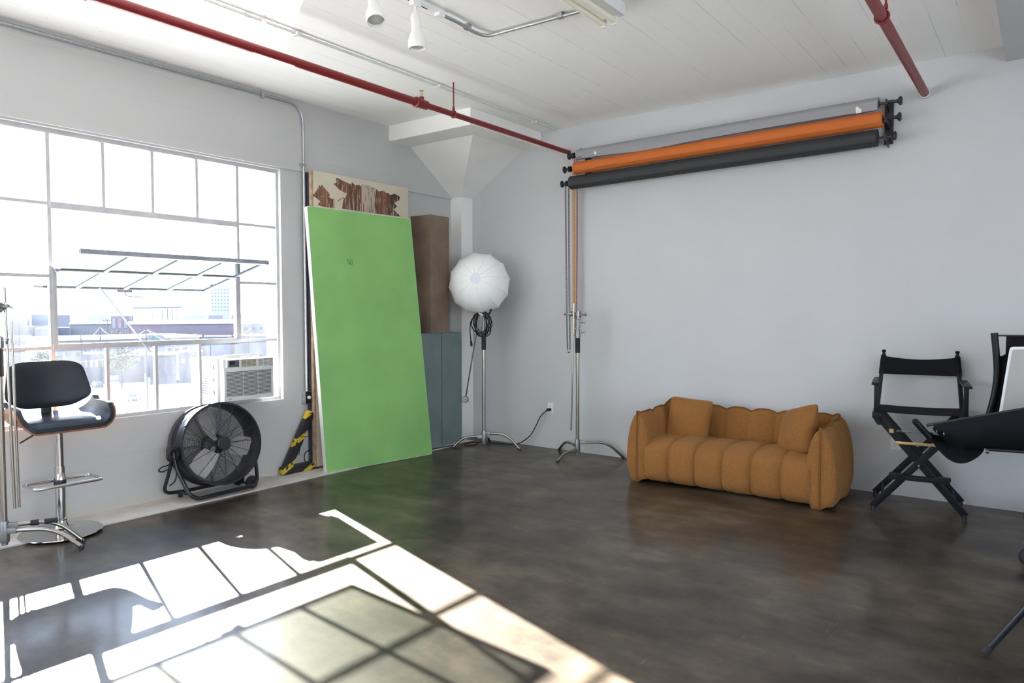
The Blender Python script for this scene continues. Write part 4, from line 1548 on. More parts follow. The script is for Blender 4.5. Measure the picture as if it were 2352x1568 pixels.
def roll(label, x0, x1, y, z, r, paper, key, knob_x, sprocket_x, zend, cgap, csway, tilt=0.0, chain_y=-0.177, core='paper_core'):
    t = thing('backdrop_roll', label, 'paper roll', (x0, y, z), group='backdrop paper rolls')
    A, B_ = V(x0, y, z), V(x1, y, z + tilt)
    d = (B_ - A).normalized()
    b = MB()
    n = 40
    # spiral end: the paper's free edge stands a little proud of the roll
    rings = []
    for c in (A, B_):
        rg = []
        for k in range(n):
            a = -0.55 + 2 * PI * k / n
            rr = r + 0.0045 * (1 - k / n)
            rg.append(c + V(0, -math.cos(a) * rr, math.sin(a) * rr))
        rings.append(rg)
    b.quad_strip(rings)
    b.build('paper', M[paper], t, angle=20)
    b = MB()
    b.cyl(A - d * 0.004, B_ + d * 0.004, r * 0.52, 20)
    b.build('core_tube', M[core], t)
    b = MB()
    b.cyl(V(knob_x[0], y, z), A, 0.009, 10)
    b.cyl(B_, V(knob_x[1], y, z + tilt), 0.009, 10)
    b.build('spindle', M['black_metal'], t)
    for kx, sg, zz in ((knob_x[0], -1, z), (knob_x[1], 1, z + tilt)):
        b = MB()
        mtx = Matrix.Translation((kx, y, zz)) @ Matrix.Rotation(sg * R(90), 4, 'Y')
        b.lathe([(0.010, -0.055), (0.013, -0.03), (0.014, -0.018), (0.030, -0.008), (0.036, 0.0), (0.036, 0.006), (0.026, 0.014), (0.001, 0.016)], 20, mtx)
        b.build('end_knob', M['black'], t)
    b = MB()
    b.lathe([(0.010, -0.012), (0.030, -0.012), (0.030, -0.008), (0.024, -0.005), (0.024, 0.005), (0.030, 0.008), (0.030, 0.012), (0.010, 0.012)], 20, Matrix.Translation((sprocket_x, y, z)) @ Matrix.Rotation(R(90), 4, 'Y'))
    b.build('sprocket', M['black'], t)
    chain('pull_chain', sprocket_x, chain_y, z - 0.012, zend, M[key], t, cgap, csway)
    return t


RG = roll('grey backdrop paper roll, topmost of the three on the back wall', 1.705, 4.508, -0.135, 3.118, 0.050, 'paper_grey', 'chain_red', (1.600, 4.660), 1.650, 1.445, 0.030, 0.0, 0.030, -0.088)
RO = roll('burnt orange backdrop paper roll, middle one of the three', 1.700, 4.545, -0.175, 2.975, 0.060, 'paper_orange', 'chain_gold', (1.570, 4.662), 1.632, 1.260, 0.022, 0.004, 0.040, -0.099)
RB = roll('charcoal black backdrop paper roll, lowest of the three', 1.650, 4.512, -0.175, 2.830, 0.066, 'paper_black', 'chain_black', (1.540, 4.632), 1.600, 1.090, 0.040, 0.022, 0.042)


# loose hanging edges of the papers
def hang(parent, name, m_, x0, x1, y, r, zf, lowf, tilt, nx=40, frontf=None):
    b = MB()

    def fn(u, v):
        x = x0 + (x1 - x0) * u
        zc = zf + tilt * (x - 1.7) / 2.8
        low = lowf(u)
        fr = frontf(u) if frontf else 0.0
        return V(x, y - r - 0.006 - fr * v * (1.3 - v) * 2, zc + 0.012 - low * v)
    slab_between(b, fn, lambda u, v: fn(u, v) + V(0, 0.0018, 0), nx, 8)
    return b.build(name, m_, parent)


hang(RG, 'loose_edge', M['paper_grey'], 1.78, 4.505, -0.135, 0.050, 3.118, lambda u: 0.060 + 0.012 * math.sin(u * 5 + 0.4) + 0.020 * u + 0.016 * math.exp(-((u - 0.27) / 0.10) ** 2), 0.030, frontf=lambda u: 0.018 * math.exp(-((u - 0.30) / 0.13) ** 2))
b = MB()
for x, w, h in ((1.93, 0.030, 0.026), (2.58, 0.045, 0.040), (4.35, 0.045, 0.048)):
    zz = 3.118 + 0.03 * (x - 1.7) / 2.8 - 0.012
    b.poly([(x, -0.1935, zz), (x + 0.01, -0.1935, zz + 0.008), (x + w, -0.1935, zz - h * 0.5), (x + w * 0.9, -0.1935, zz - h), (x + 0.004, -0.1935, zz - h)], (0, -0.001, 0))
b.build('paper_tear', M['tear'], RG, smooth=False)
rnd2 = random.Random(5)
wob = [rnd2.uniform(-1, 1) for _ in range(60)]
hang(RO, 'loose_edge', M['paper_orange'], 1.705, 4.535, -0.175, 0.058, 2.975, lambda u: 0.044 - 0.030 * u + 0.006 * wob[int(u * 59)] + 0.008 * math.sin(u * 21), 0.040, 60)
hang(RB, 'loose_edge', M['paper_black'], 1.655, 4.508, -0.175, 0.064, 2.830, lambda u: 0.022, 0.042)

# ------------------------------------------------------------------ sofa
SOX0, SOX1 = 2.655, 4.395
SYF, SYB = -0.872, -0.025
AW = 0.112
t = thing('sofa', 'caramel brown boucle two-seat sofa with channelled seat and back', 'sofa', ((SOX0 + SOX1) / 2, -0.45, 0.0))


def pathpt(poly, rad):
    """dense polyline with rounded corners -> list of (point, tangent, arclength)"""
    P = [Vector(p) for p in poly]
    Q = [P[0]]
    for i in range(1, len(P) - 1):
        a, p, c = P[i - 1], P[i], P[i + 1]
        d0, d1 = (a - p).normalized(), (c - p).normalized()
        p0, p1 = p + d0 * rad, p + d1 * rad
        for k in range(13):
            u = k / 12
            Q.append(p0 * (1 - u) ** 2 + p * 2 * u * (1 - u) + p1 * u * u)
    Q.append(P[-1])
    return Q


def resample(Q, n):
    L = [0]
    for a, c in zip(Q[:-1], Q[1:]):
        L.append(L[-1] + (c - a).length)
    out = []
    j = 0
    for i in range(n):
        s = L[-1] * i / (n - 1)
        while j < len(L) - 2 and L[j + 1] < s:
            j += 1
        f = (s - L[j]) / max(L[j + 1] - L[j], 1e-9)
        out.append((Q[j] * (1 - f) + Q[j + 1] * f, s))
    res = []
    for i, (p, s) in enumerate(out):
        a = out[max(i - 1, 0)][0]
        c = out[min(i + 1, n - 1)][0]
        res.append((p, (c - a).normalized(), s))
    return res, L[-1]


def puff(s, seams, deep, wide=0.05):
    d = min(abs(s - q) for q in seams) if seams else 1
    return 1 - deep * math.exp(-(d / 0.014) ** 2) - deep * 0.55 * math.exp(-(d / wide) ** 2)


def lens_sweep(name, poly, rad, seams, Hf, W, n, front=None, back=None, pipe_name='piping'):
    """upholstered roll: two panels sewn along a ridge on top"""
    S, L = resample(pathpt(poly, rad), n)
    b = MB()
    J = 36
    rings = []
    ridge = []
    for p, tg, s in S:
        nr = V(-tg.y, tg.x, 0)
        pf = puff(s, seams, 0.11)
        Hh = Hf(s) - 0.022 * max(0, 1 - min(abs(s - q) for q in seams) / 0.075) ** 1.5
        end = 1.0
        if front is not None and s < front:
            u = 1 - s / front
            end = min(end, max(1 - u ** 3.2, 0.0) ** 0.42)
        if back is not None and L - s < back:
            u = 1 - (L - s) / back
            end = min(end, max(1 - u ** 2.6, 0.0) ** 0.5)
        rg = []
        for j in range(J):
            a = j / J
            # go up one side, down the other
            side = 1 if a < 0.5 else -1
            tt = a * 2 if a < 0.5 else (1 - a) * 2
            z = Hh * tt
            lo_ = 0.62 + 0.38 * math.sin(min(tt / 0.34, 1) * PI / 2)
            wz = W * lo_ * max(1 - tt ** 3.6, 0.0) ** 0.62
            wz = max(wz * pf * end, 0.0025)
            tuck = V(0, 0, 0)
            if front is not None and s < front * 1.6:
                tuck = tg * (0.030 * max(0, 1 - z / 0.11) ** 2 * (1 - s / (front * 1.6)) + 0.012 * (z / Hh) ** 6)
            rg.append(p + nr * (side * wz) + tuck + V(0, 0, z))
        rings.append(rg)
        ridge.append(p + V(0, 0, Hh + 0.002))
    b.quad_strip(rings)
    o = b.build(name, M['boucle'], t, angle=60)
    b = MB()
    pts = ridge
    if front is not None:
        p0 = S[0][0]
        tg = S[0][1]
        z1 = ridge[0].z
        pts = [p0 + tg * (0.030 * max(0, 1 - z1 * k / 14 / 0.11) ** 2 - 0.002 + 0.012 * (k / 14) ** 6) + V(0, 0, max(z1 * k / 14, 0.010)) for k in range(0, 14)] + ridge
    if back is not None:
        p0 = S[-1][0]
        tg = S[-1][1]
        z1 = ridge[-1].z
        pts = pts + [p0 + tg * 0.004 + V(0, 0, z1 * k / 14) for k in range(13, 0, -1)]
    b.tube(pts, 0.0085, 8)
    b.build(pipe_name, M['piping'], o)
    return o


xl, xr, yb = SOX0 + AW, SOX1 - AW, SYB - AW
# back with its two rounded corners
lb = 0.20
Lb_half = 0

back_poly = [(xl, yb - lb), (xl, yb), (xr, yb), (xr, yb - lb)]
back_poly = [V(x, y, 0) for x, y in back_poly]
_, LB = resample(pathpt(back_poly, 0.13), 50)
nb_ = 8
bs = [LB * k / nb_ for k in range(nb_ + 1)]


def Hback(s):
    u = s / LB
    corner = math.exp(-((s - 0.20) / 0.09) ** 2) * 0.055 + math.exp(-((LB - s - 0.20) / 0.09) ** 2) * 0.02
    ph = math.cos(2 * PI * s / LB * nb_)
    return 0.630 + corner - 0.003 * ph


lens_sweep('backrest', back_poly, 0.13, bs, Hback, AW, 170)


def Harm(s):
    return 0.605 + 0.018 * math.exp(-(s / 0.05) ** 2) + 0.028 * min(s / 0.60, 1)


arm_len = (yb - lb + 0.03) - SYF
lens_sweep('armrest', [V(xl, SYF, 0), V(xl, yb - lb + 0.03, 0)], 0.0, [0.31, arm_len], Harm, AW + 0.006, 80, front=0.060)
lens_sweep('armrest', [V(xr, SYF, 0), V(xr, yb - lb + 0.03, 0)], 0.0, [0.31, arm_len], Harm, AW + 0.006, 80, front=0.060)

# seat: six puffed channels over the front edge
sx0, sx1 = xl + 0.055, xr - 0.055
LS = sx1 - sx0
seams = [LS * k / 6 for k in range(7)]
b = MB()
rings = []
NS = 190
for i in range(NS):
    s = LS * i / (NS - 1)
    pf = puff(s, seams[1:-1], 0.062, 0.045)
    e = min(s, LS - s)
    endf = (1 - (1 - min(e / 0.05, 1)) ** 2.2) ** 0.5 if e < 0.05 else 1
    endf = 0.80 + 0.20 * endf
    rg = []
    K = 48
    for k in range(K):
        a = 2 * PI * k / K
        c, sn = math.cos(a), math.sin(a)
        ex = 0.52
        yy = math.copysign(abs(c) ** ex, c)
        zz = math.copysign(abs(sn) ** ex, sn)
        y = -0.530 + yy * 0.352 * (1 - (1 - pf * endf) * (1.0 if yy < 0 else 0.2))
        z = 0.196 + zz * (0.182 if zz > 0 else 0.192) * (1 - (1 - pf * endf) * (1.0 if zz > 0 else 0.25))
        if zz > 0:
            z += 0.020 * math.exp(-((y + 0.58) / 0.22) ** 2)
        # the front leans out a little in the middle
        if yy < -0.6:
            y -= 0.012 * math.sin(max(min(z / 0.42, 1), 0) * PI)
        rg.append(V(sx0 + s, y, max(z, 0.006)))
    rings.append(rg)
b.quad_strip(rings)
b.build('seat', M['boucle'], t, angle=60)


def cushion(loc, rot, label, size=0.40):
    t = thing('cushion', label, 'cushion', loc, group='square sofa cushions')
    t.rotation_euler = rot
    b = MB()
    n = 28

    def shp(u, v, sgn):
        x, y = 2 * u - 1, 2 * v - 1
        # sides pull in between the corners
        rc = 1 - 0.075 * (x * x * y * y) ** 3
        px = x * (1 - 0.050 * (1 - y * y)) * rc
        py = y * (1 - 0.050 * (1 - x * x)) * rc
        th = 0.088 * max((1 - abs(x) ** 2.4) * (1 - abs(y) ** 2.4), 0) ** 0.52
        wr = 0.003 * math.sin(9 * x + 4 * y)
        return V(px * size / 2, py * size / 2, sgn * (th + wr * th / 0.088) + sgn * 0.002)
    rows = {}
    for sgn in (1, -1):
        G_ = [[b.bm.verts.new(shp(i / (n - 1), j / (n - 1), sgn)) for i in range(n)] for j in range(n)]
        rows[sgn] = G_
        for j in range(n - 1):
            for i in range(n - 1):
                b.bm.faces.new((G_[j][i], G_[j][i + 1], G_[j + 1][i + 1], G_[j + 1][i]))
    edge = [(0, i) for i in range(n)] + [(j, n - 1) for j in range(1, n)] + [(n - 1, i) for i in range(n - 2, -1, -1)] + [(j, 0) for j in range(n - 2, 0, -1)]
    for (j, i), (j2, i2) in zip(edge, edge[1:] + edge[:1]):
        b.bm.faces.new((rows[1][j][i], rows[1][j2][i2], rows[-1][j2][i2], rows[-1][j][i]))
    b.build('cushion_cover', M['boucle'], t, angle=70, local=True)
    return t


def facing(normal, roll):
    q = Vector(normal).normalized().to_track_quat('Z', 'Y')
    return (q @ Quaternion((0, 0, 1), roll)).to_euler()


cushion((3.055, -0.415, 0.525), facing((0.10, -1.0, 0.30), R(-4)), 'square brown cushion leaning in the left corner of the sofa')
cushion((4.025, -0.520, 0.535), facing((-0.66, -0.66, 0.36), R(17)), 'square brown cushion tilted on one corner against the right arm of the sofa', 0.42)

# ------------------------------------------------------------------ tall folding director's chair
DX, DY, DR = 4.862, -0.345, R(8)
t = thing('director_chair', 'tall black folding canvas chair right of the sofa', 'chair', (DX, DY, 0), DR)


def loc_build(b, name, m_, parent, **k):
    return b.build(name, m_, parent, local=True, **k)


HW, HD, SZ = 0.285, 0.225, 0.755
for y, dy in ((-HD, -0.012), (HD, 0.012)):
    for sx, off in ((-1, -dy), (1, dy)):
        b = MB()
        p0 = V(sx * -0.298, y + off, 0.035)
        p1 = V(sx * 0.268, y + off, SZ - 0.045)
        b.bar(p0, p1, 0.020, 0.048, (0, 0, 1), 0.003)
        lg = loc_build(b, 'leg', M['black_wood'], t)
        b = MB()
        b.cyl(p0 + V(sx * 0.006, 0, 0.004), p0 + V(sx * 0.006, 0, -0.034), 0.015, 14)
        loc_build(b, 'foot_glide', M['black'], lg)
    b = MB()
    zc = 0.040 + (SZ - 0.085) * 0.298 / 0.566
    b.cyl((0, y - 0.026, zc - 0.02), (0, y + 0.026, zc - 0.02), 0.008, 12)
    loc_build(b, 'pivot_bolt', M['chrome'], t)
for sx in (-1, 1):
    b = MB()
    b.box((sx * HW - 0.024, -HD - 0.035, SZ - 0.050), (sx * HW + 0.024, HD + 0.035, SZ - 0.006), 0.004)
    loc_build(b, 'seat_rail', M['black_wood'], t)
    b = MB()
    b.poly([(sx * HW - 0.02, -HD - 0.030, SZ - 0.05), (sx * HW + 0.02, -HD - 0.030, SZ - 0.05), (sx * (HW - 0.03) + 0.012, -HD - 0.030, SZ - 0.10), (sx * (HW - 0.03) - 0.018, -HD - 0.030, SZ - 0.10)], (0, 0.03, 0))
    loc_build(b, 'rail_block', M['black_wood'], t)
    b = MB()
    b.box((sx * (HW + 0.006) - 0.026, -HD - 0.055, 0.952), (sx * (HW + 0.006) + 0.026, HD + 0.01, 0.972), 0.008)
    loc_build(b, 'armrest', M['black_wood'], t)
    b = MB()
    b.box((sx * HW - 0.015, -HD + 0.00, SZ - 0.006), (sx * HW + 0.015, -HD + 0.035, 0.953), 0.003)
    loc_build(b, 'arm_post', M['black_wood'], t)
    b = MB()
    b.bar((sx * HW, HD - 0.03, SZ - 0.006), (sx * (HW - 0.022), HD + 0.015, 1.025), 0.030, 0.034, (0, 1, 0), 0.003)
    b.tube([(sx * (HW - 0.022), HD + 0.015, 1.02), (sx * (HW - 0.034), HD + 0.030, 1.150)], 0.0165, 14)
    bp_ = loc_build(b, 'back_post', M['black_wood'], t)
    b = MB()
    top = V(sx * (HW - 0.034), HD + 0.030, 1.150)
    b.lathe([(0.0165, 0), (0.0165, 0.004), (0.010, 0.012), (0.010, 0.020), (0.015, 0.026), (0.016, 0.036), (0.012, 0.042), (0.001, 0.043)], 16, Matrix.Translation(top))
    loc_build(b, 'finial', M['black_wood'], bp_)
b = MB()


def dseat(u, v):
    return V((u - 0.5) * 2 * (HW + 0.012), (v - 0.5) * 2 * (HD - 0.01) - 0.01, SZ - 0.004 - 0.008 * math.sin(u * PI))


slab_between(b, dseat, lambda u, v: dseat(u, v) + V(0, 0, 0.006), 20, 6)
loc_build(b, 'seat_canvas', M['canvas'], t)
b = MB()


def dback(u, v):
    z = 1.000 + 0.142 * v
    hw = (HW - 0.018) - 0.012 * v
    sag = math.sin(u * PI)
    return V((u - 0.5) * 2 * hw, HD + 0.014 + 0.012 * v + 0.050 * sag - 0.018 * (abs(u - 0.5) * 2) ** 12, z - 0.020 * sag * v - 0.006 * sag)


slab_between(b, dback, lambda u, v: dback(u, v) + V(0, -0.006, 0), 36, 8)
for sx in (-1, 1):
    b.tube([(sx * (HW - 0.020), HD + 0.014, 0.998), (sx * (HW - 0.034), HD + 0.030, 1.146)], 0.0205, 14)
loc_build(b, 'back_canvas', M['canvas'], t)
b = MB()
b.box((-0.190, -HD - 0.085, 0.268), (0.195, -HD - 0.025, 0.300), 0.004)
b.box((-0.190, -HD - 0.09, 0.290), (-0.10, -HD - 0.02, 0.308), 0.003)
b.box((0.12, -HD - 0.09, 0.290), (0.200, -HD - 0.02, 0.308), 0.003)
loc_build(b, 'footrest', M['black_wood'], t)
for y, z in ((-HD - 0.030, 0.522), (HD - 0.02, 0.540)):
    b = MB()
    b.box((-0.150, y - 0.002, z), (0.150, y + 0.002, z + 0.020), 0.001)
    for x in (-0.143, -0.03, 0.03, 0.143):
        b.cyl((x, y - 0.005, z + 0.01), (x, y + 0.002, z + 0.01), 0.006, 10)
    loc_build(b, 'folding_strap', M['brass'] if y < 0 else M['cast'], t)
for sx in (-1, 1):
    b = MB()
    b.cyl((sx * 0.235, -HD + 0.01, 0.115), (sx * 0.235, HD - 0.01, 0.115), 0.010, 12)
    loc_build(b, 'stretcher', M['black_wood'], t)
b = MB()
b.box((-0.195, -HD - 0.021, SZ - 0.155), (-0.165, -HD - 0.018, SZ - 0.125))
b.build('bracket_plate', M['brass'], t, local=True)

# ------------------------------------------------------------------ wheeled cart with a canvas sling, cut by the right edge
t = thing('folding_cart', 'black wheeled cart with a hanging canvas sling, cut off by the right edge', 'cart', (5.75, -0.85, 0))
b = MB()
KY = -1.20


def sling(u, v):
    """canvas slung from a hem rod; its free end curls under like a pocket"""
    top0, top1 = V(5.055, KY, 0.772), V(6.10, KY, 1.075)
    p = top0 + (top1 - top0) * u
    bot = [(0.0, 0.705), (0.04, 0.655), (0.09, 0.605), (0.16, 0.575), (0.22, 0.590), (0.27, 0.618), (0.60, 0.632), (1.0, 0.645)]
    for (a, za), (c, zc) in zip(bot[:-1], bot[1:]):
        if a <= u <= c:
            f = (u - a) / (c - a)
            f = f * f * (3 - 2 * f)
            zb = za * (1 - f) + zc * f
            break
    z = p.z + (zb - p.z) * v
    return V(p.x - 0.015 * v * (1 - u), KY - 0.055 * math.sin(v * PI) + 0.18 * v * v, z)


slab_between(b, sling, lambda u, v: sling(u, v) + V(0, 0.004, 0.0), 60, 14)
b.build('canvas_sling', M['canvas'], t)
b = MB()            # deeper back half of the pocket


def pocket(u, v):
    a = PI * u
    x = 5.02 + 0.30 * u
    zt = 0.70 - 0.07 * u
    dep = 0.128 * math.sin(a) ** 0.8 if 0 < u < 1 else 0
    return V(x + 0.0 * v, KY + 0.05 + 0.10 * math.sin(v * PI), zt - dep * v - 0.010 * v)


slab_between(b, pocket, lambda u, v: pocket(u, v) + V(0, 0.005, 0), 40, 8)
b.build('canvas_pocket', M['canvas'], t)
b = MB()
b.cyl((5.01, KY + 0.01, 0.758), (6.10, KY + 0.01, 1.073), 0.010, 12)
b.cyl((5.33, KY + 0.16, 0.615), (6.12, KY + 0.16, 0.640), 0.011, 12)
b.build('hem_rod', M['black_metal'], t)
b = MB()
b.cyl((4.945, KY + 0.02, 0.775), (5.025, KY + 0.06, 0.672), 0.020, 18)
b.ball((4.945, KY + 0.02, 0.775), 0.020, 14)
b.build('end_post', M['black_wood'], t)
b = MB()
for x, z in ((5.065, 0.738), (5.105, 0.722)):
    b.tube([(x - 0.010, KY - 0.012, z + 0.012), (x + 0.006, KY - 0.020, z + 0.016), (x + 0.012, KY - 0.020, z + 0.004), (x + 0.002, KY - 0.015, z - 0.003), (x + 0.008, KY - 0.02, z - 0.014)], 0.0025, 6, fillet=0.006)
b.build('hook', M['chrome'], t)
b = MB()
b.cyl((5.325, KY + 0.15, 0.605), (5.345, KY + 0.15, 0.605), 0.016, 12)
b.build('rod_end_cap', M['cast'], t)
b = MB()            # tall curved post behind the sling
b.tube([(5.338, -0.70, 1.352), (5.352, -0.70, 1.22), (5.362, -0.70, 1.08), (5.352, -0.70, 0.95), (5.318, -0.70, 0.78), (5.28, -0.72, 0.62)], 0.021, 16, fillet=0.09, fs=6)
b.build('tall_post', M['black_wood'], t)
b = MB()
b.cyl((5.35, -0.70, 1.335), (6.0, -0.70, 1.335), 0.006, 10)
b.build('top_rod', M['black_metal'], t)
b = MB()


def backcloth(u, v):
    x0 = 5.405 - 0.012 * v
    if v > 0.19:
        x0 = 5.362 - 0.10 * max(0, v - 0.55)
    return V(x0 + (6.0 - x0) * u, -0.695 + 0.03 * math.sin(u * PI), 1.335 - 0.72 * v)


slab_between(b, backcloth, lambda u, v: backcloth(u, v) + V(0, 0.004, 0), 16, 30)
b.build('back_canvas', M['canvas'], t)
b = MB()
b.tube([(6.10, KY, 1.10), (6.12, KY, 0.30), (6.0, KY - 0.15, 0.20)], 0.018, 14, fillet=0.1)
b.tube([(6.0, -0.70, 1.36), (6.02, -0.70, 0.30), (6.0, -0.5, 0.20)], 0.018, 14, fillet=0.1)
b.box((5.64, -1.42, 0.155), (6.4, -0.28, 0.195), 0.004)
b.build('cart_frame', M['black_metal'], t)
for y in (-1.372, -0.335):
    cx = 5.570
    b = MB()
    mtx = Matrix.Translation((cx, y, 0.056)) @ Matrix.Rotation(R(28), 4, 'Z') @ Matrix.Rotation(R(90), 4, 'X')
    b.lathe([(0.012, -0.016), (0.046, -0.016), (0.055, -0.010), (0.056, 0.0), (0.055, 0.010), (0.046, 0.016), (0.012, 0.016)], 32, mtx)
    wh = b.build('caster_wheel', M['rubber'], t)
    b = MB()
    rmz = Matrix.Translation((cx, y, 0.056)) @ Matrix.Rotation(R(28), 4, 'Z')
    for s in (-1, 1):
        b.mbox(rmz @ Matrix.Translation((0.0, s * 0.021, 0.034)) @ Matrix.Diagonal((0.026, 0.004, 0.095, 1)), 0.0015)
    b.mbox(rmz @ Matrix.Translation((0, 0, 0.082)) @ Matrix.Diagonal((0.05, 0.048, 0.006, 1)), 0.001)
    b.cyl((cx, y, 0.14), (cx, y, 0.156), 0.016, 14)
    b.box((cx - 0.012, y - 0.02, 0.155), (5.66, y + 0.02, 0.160))
    b.build('caster_fork', M['conduit'], wh)

t = thing('reflector_panel', 'grey cloth panel with a white border propped in the black wheeled cart', 'reflector', (5.7, -0.86, 0.7))
b = MB()
q4 = [V(5.357, -0.84, 0.62), V(6.02, -0.84, 0.62), V(6.02, -0.76, 1.285), V(5.428, -0.76, 1.262)]
b.poly(rounded_quad(q4, 0.02), (0, 0.012, 0.001))
b.build('panel_border', M['white_edge'], t)
c4 = sum(q4, Vector()) / 4
q5 = [V(5.376, -0.8405, 0.64), V(6.0, -0.8405, 0.64), V(6.0, -0.7625, 1.268), V(5.443, -0.7625, 1.247)]
b = MB()
b.poly(rounded_quad(q5, 0.015), (0, -0.003, 0))
b.build('panel_cloth', M['grey_cloth'], t, smooth=False)

# ------------------------------------------------------------------ foot of a black tripod stand, lower right
t = thing('tripod_stand', 'black tripod light stand whose leg enters at the lower right edge', 'light stand', (6.02, -2.92, 0))
TC = V(6.02, -2.92, 0)
b = MB()
b.cyl(TC + V(0, 0, 0.18), TC + V(0, 0, 1.9), 0.0165, 16)
b.build('column', M['black_metal'], t)
b = MB()
b.cyl(TC + V(0, 0, 0.92), TC + V(0, 0, 1.0), 0.030, 18)
b.cyl(TC + V(0, 0, 0.20), TC + V(0, 0, 0.27), 0.028, 18)
b.build('collar', M['black'], t)
for a in (168, 288, 48):
    d = V(math.cos(R(a)), math.sin(R(a)), 0)
    foot = TC + d * 0.590 + V(0, 0, 0.012)
    top = TC + d * 0.03 + V(0, 0, 0.97)
    b = MB()
    b.cyl(foot, top, 0.0135, 14)
    lg = b.build('leg', M['black_metal'], t)
    b = MB()
    mid = foot + (top - foot) * 0.26
    b.cyl(mid, TC + d * 0.03 + V(0, 0, 0.235), 0.009, 10)
    b.ball(mid + V(0, 0, 0.012), 0.014, 10)
    b.build('leg_brace', M['black_metal'], lg)
    b = MB()
    b.cyl(foot - (top - foot).normalized() * 0.012, foot + (top - foot).normalized() * 0.03, 0.0155, 14)
    b.build('foot_cap', M['rubber'], lg)

# ------------------------------------------------------------------ the city outside, five floors below
GZ = -17.0


def bear(deg, d, z=0.0):
    """a surveyed spot outside: bearing from the camera station, ground distance, height"""
    a = R(deg)
    return V(CAM.x + math.sin(a) * d, CAM.y + math.cos(a) * d, z)


M['asphalt'] = mat('sun_bleached_concrete_yard', (0.31, 0.31, 0.307), 0.9, mottle=0.15, scale=0.06)
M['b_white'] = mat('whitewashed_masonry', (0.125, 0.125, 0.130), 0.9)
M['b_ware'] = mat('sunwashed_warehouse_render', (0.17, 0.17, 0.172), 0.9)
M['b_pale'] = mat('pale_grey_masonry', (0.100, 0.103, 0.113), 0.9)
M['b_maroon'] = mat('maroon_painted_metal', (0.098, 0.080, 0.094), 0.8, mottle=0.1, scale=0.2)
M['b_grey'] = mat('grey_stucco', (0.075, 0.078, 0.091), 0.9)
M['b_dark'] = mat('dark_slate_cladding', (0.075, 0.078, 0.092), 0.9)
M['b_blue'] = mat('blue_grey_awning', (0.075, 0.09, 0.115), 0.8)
M['b_roof'] = mat('white_roofing', (0.30, 0.30, 0.30), 0.8)
M['b_haze'] = mat('haze_paled_concrete', (0.165, 0.17, 0.175), 0.9)  # distance haze mixed into the colour of far buildings
M['window_dark'] = mat('dark_window_glass', (0.05, 0.055, 0.07), 0.3)
M['foliage'] = mat('dusty_green_leaves', (0.080, 0.095, 0.068), 0.9, mottle=0.3, scale=0.6)
M['bark'] = mat('grey_brown_pole_wood', (0.045, 0.04, 0.045), 0.8)
M['sign_green'] = mat('teal_sign_paint', (0.05, 0.13, 0.10), 0.7)
M['car_silver'] = mat('silver_car_paint', (0.10, 0.11, 0.12), 0.3, 0.3)
M['car_white'] = mat('white_car_paint', (0.16, 0.16, 0.165), 0.3)
M['car_dark'] = mat('dark_grey_car_paint', (0.06, 0.063, 0.07), 0.3)
M['wire'] = mat('pale_cable_sheath', (0.16, 0.16, 0.17), 0.6)
M['banner'] = mat('red_white_banner_paint', (0.16, 0.07, 0.07), 0.7)

b = MB()
b.box((-2600, -1200, GZ - 1), (-14, 2200, GZ))
struct(b.build('ground', M['asphalt'], smooth=False))


def block(name, label, d0, d1, dist, ztop, m_, depth=30.0, zbot=GZ, roof=None, wins=None, wm='window_dark', group=None, dist1=None, cat='building'):
    """building facing the studio: bearings of its two front corners, distance, roof height"""
    p0, p1 = bear(d0, dist, zbot), bear(d1, dist1 or dist, zbot)
    along = (p1 - p0)
    L = along.length
    along.normalize()
    back = V(-along.y, along.x, 0)
    if back.dot(p0 - CAM) < 0:
        back = -back
    t = thing(name, label, cat, (p0 + p1) / 2, group=group)
    b = MB()
    b.poly([p0, p1, p1 + back * depth, p0 + back * depth], (0, 0, ztop - zbot))
    b.build('building_wall', m_, t, smooth=False)
    if roof:
        b = MB()
        e = 0.5
        q = [p0 - along * e - back * e, p1 + along * e - back * e, p1 + along * e + back * (depth + e), p0 - along * e + back * (depth + e)]
        b.poly([V(p.x, p.y, ztop) for p in q], (0, 0, roof[0]))
        b.build('roof', M[roof[1]], t, smooth=False)
    if wins:
        nx, zs, w, h = wins
        b = MB()
        for z in zs:
            for k in range(nx):
                c = p0 + along * (L * (k + 0.5) / nx) - back * 0.05
                b.bar(V(c.x, c.y, z) - along * w / 2, V(c.x, c.y, z) + along * w / 2, 0.12, h)
        b.build('building_window', M[wm], t, smooth=False)
    return t, p0, p1, along, back


tm, p0, p1, al, bk = block('industrial_building', 'long maroon building with a white roof edge and an open rooftop terrace', -65.1, -57.7, 300, -2.9, M['b_maroon'], 45, roof=(1.3, 'b_roof'))
b = MB()
b.poly([p0 - al * 6.2, p0 - al * 0.1, p0 - al * 0.1 + bk * 20, p0 - al * 6.2 + bk * 20], (0, 0, 17.3))
b.build('end_block', M['b_maroon'], tm, smooth=False)
b = MB()
for k in range(3):
    c = p0 - al * (5.2 - 1.9 * k) - bk * 0.1
    b.bar(V(c.x, c.y, -2.4) - al * 0.5, V(c.x, c.y, -2.4) + al * 0.5, 0.15, 3.6)
b.build('building_window', M['b_white'], tm, smooth=False)
b = MB()
c = p0 - al * 3.6 - bk * 0.15
b.bar(V(c.x, c.y, -1.6) - al * 0.5, V(c.x, c.y, -1.6) + al * 0.5, 0.15, 1.2)
b.build('banner', M['banner'], tm, smooth=False)
b = MB()
ta, tb = p0 + al * 0.5 + bk * 6, p0 + al * 17.5 + bk * 6
b.poly([V(ta.x, ta.y, 3.0), V(tb.x, tb.y, 3.3), V((tb + bk * 8).x, (tb + bk * 8).y, 3.3), V((ta + bk * 8).x, (ta + bk * 8).y, 3.0)], (0, 0, 0.55))
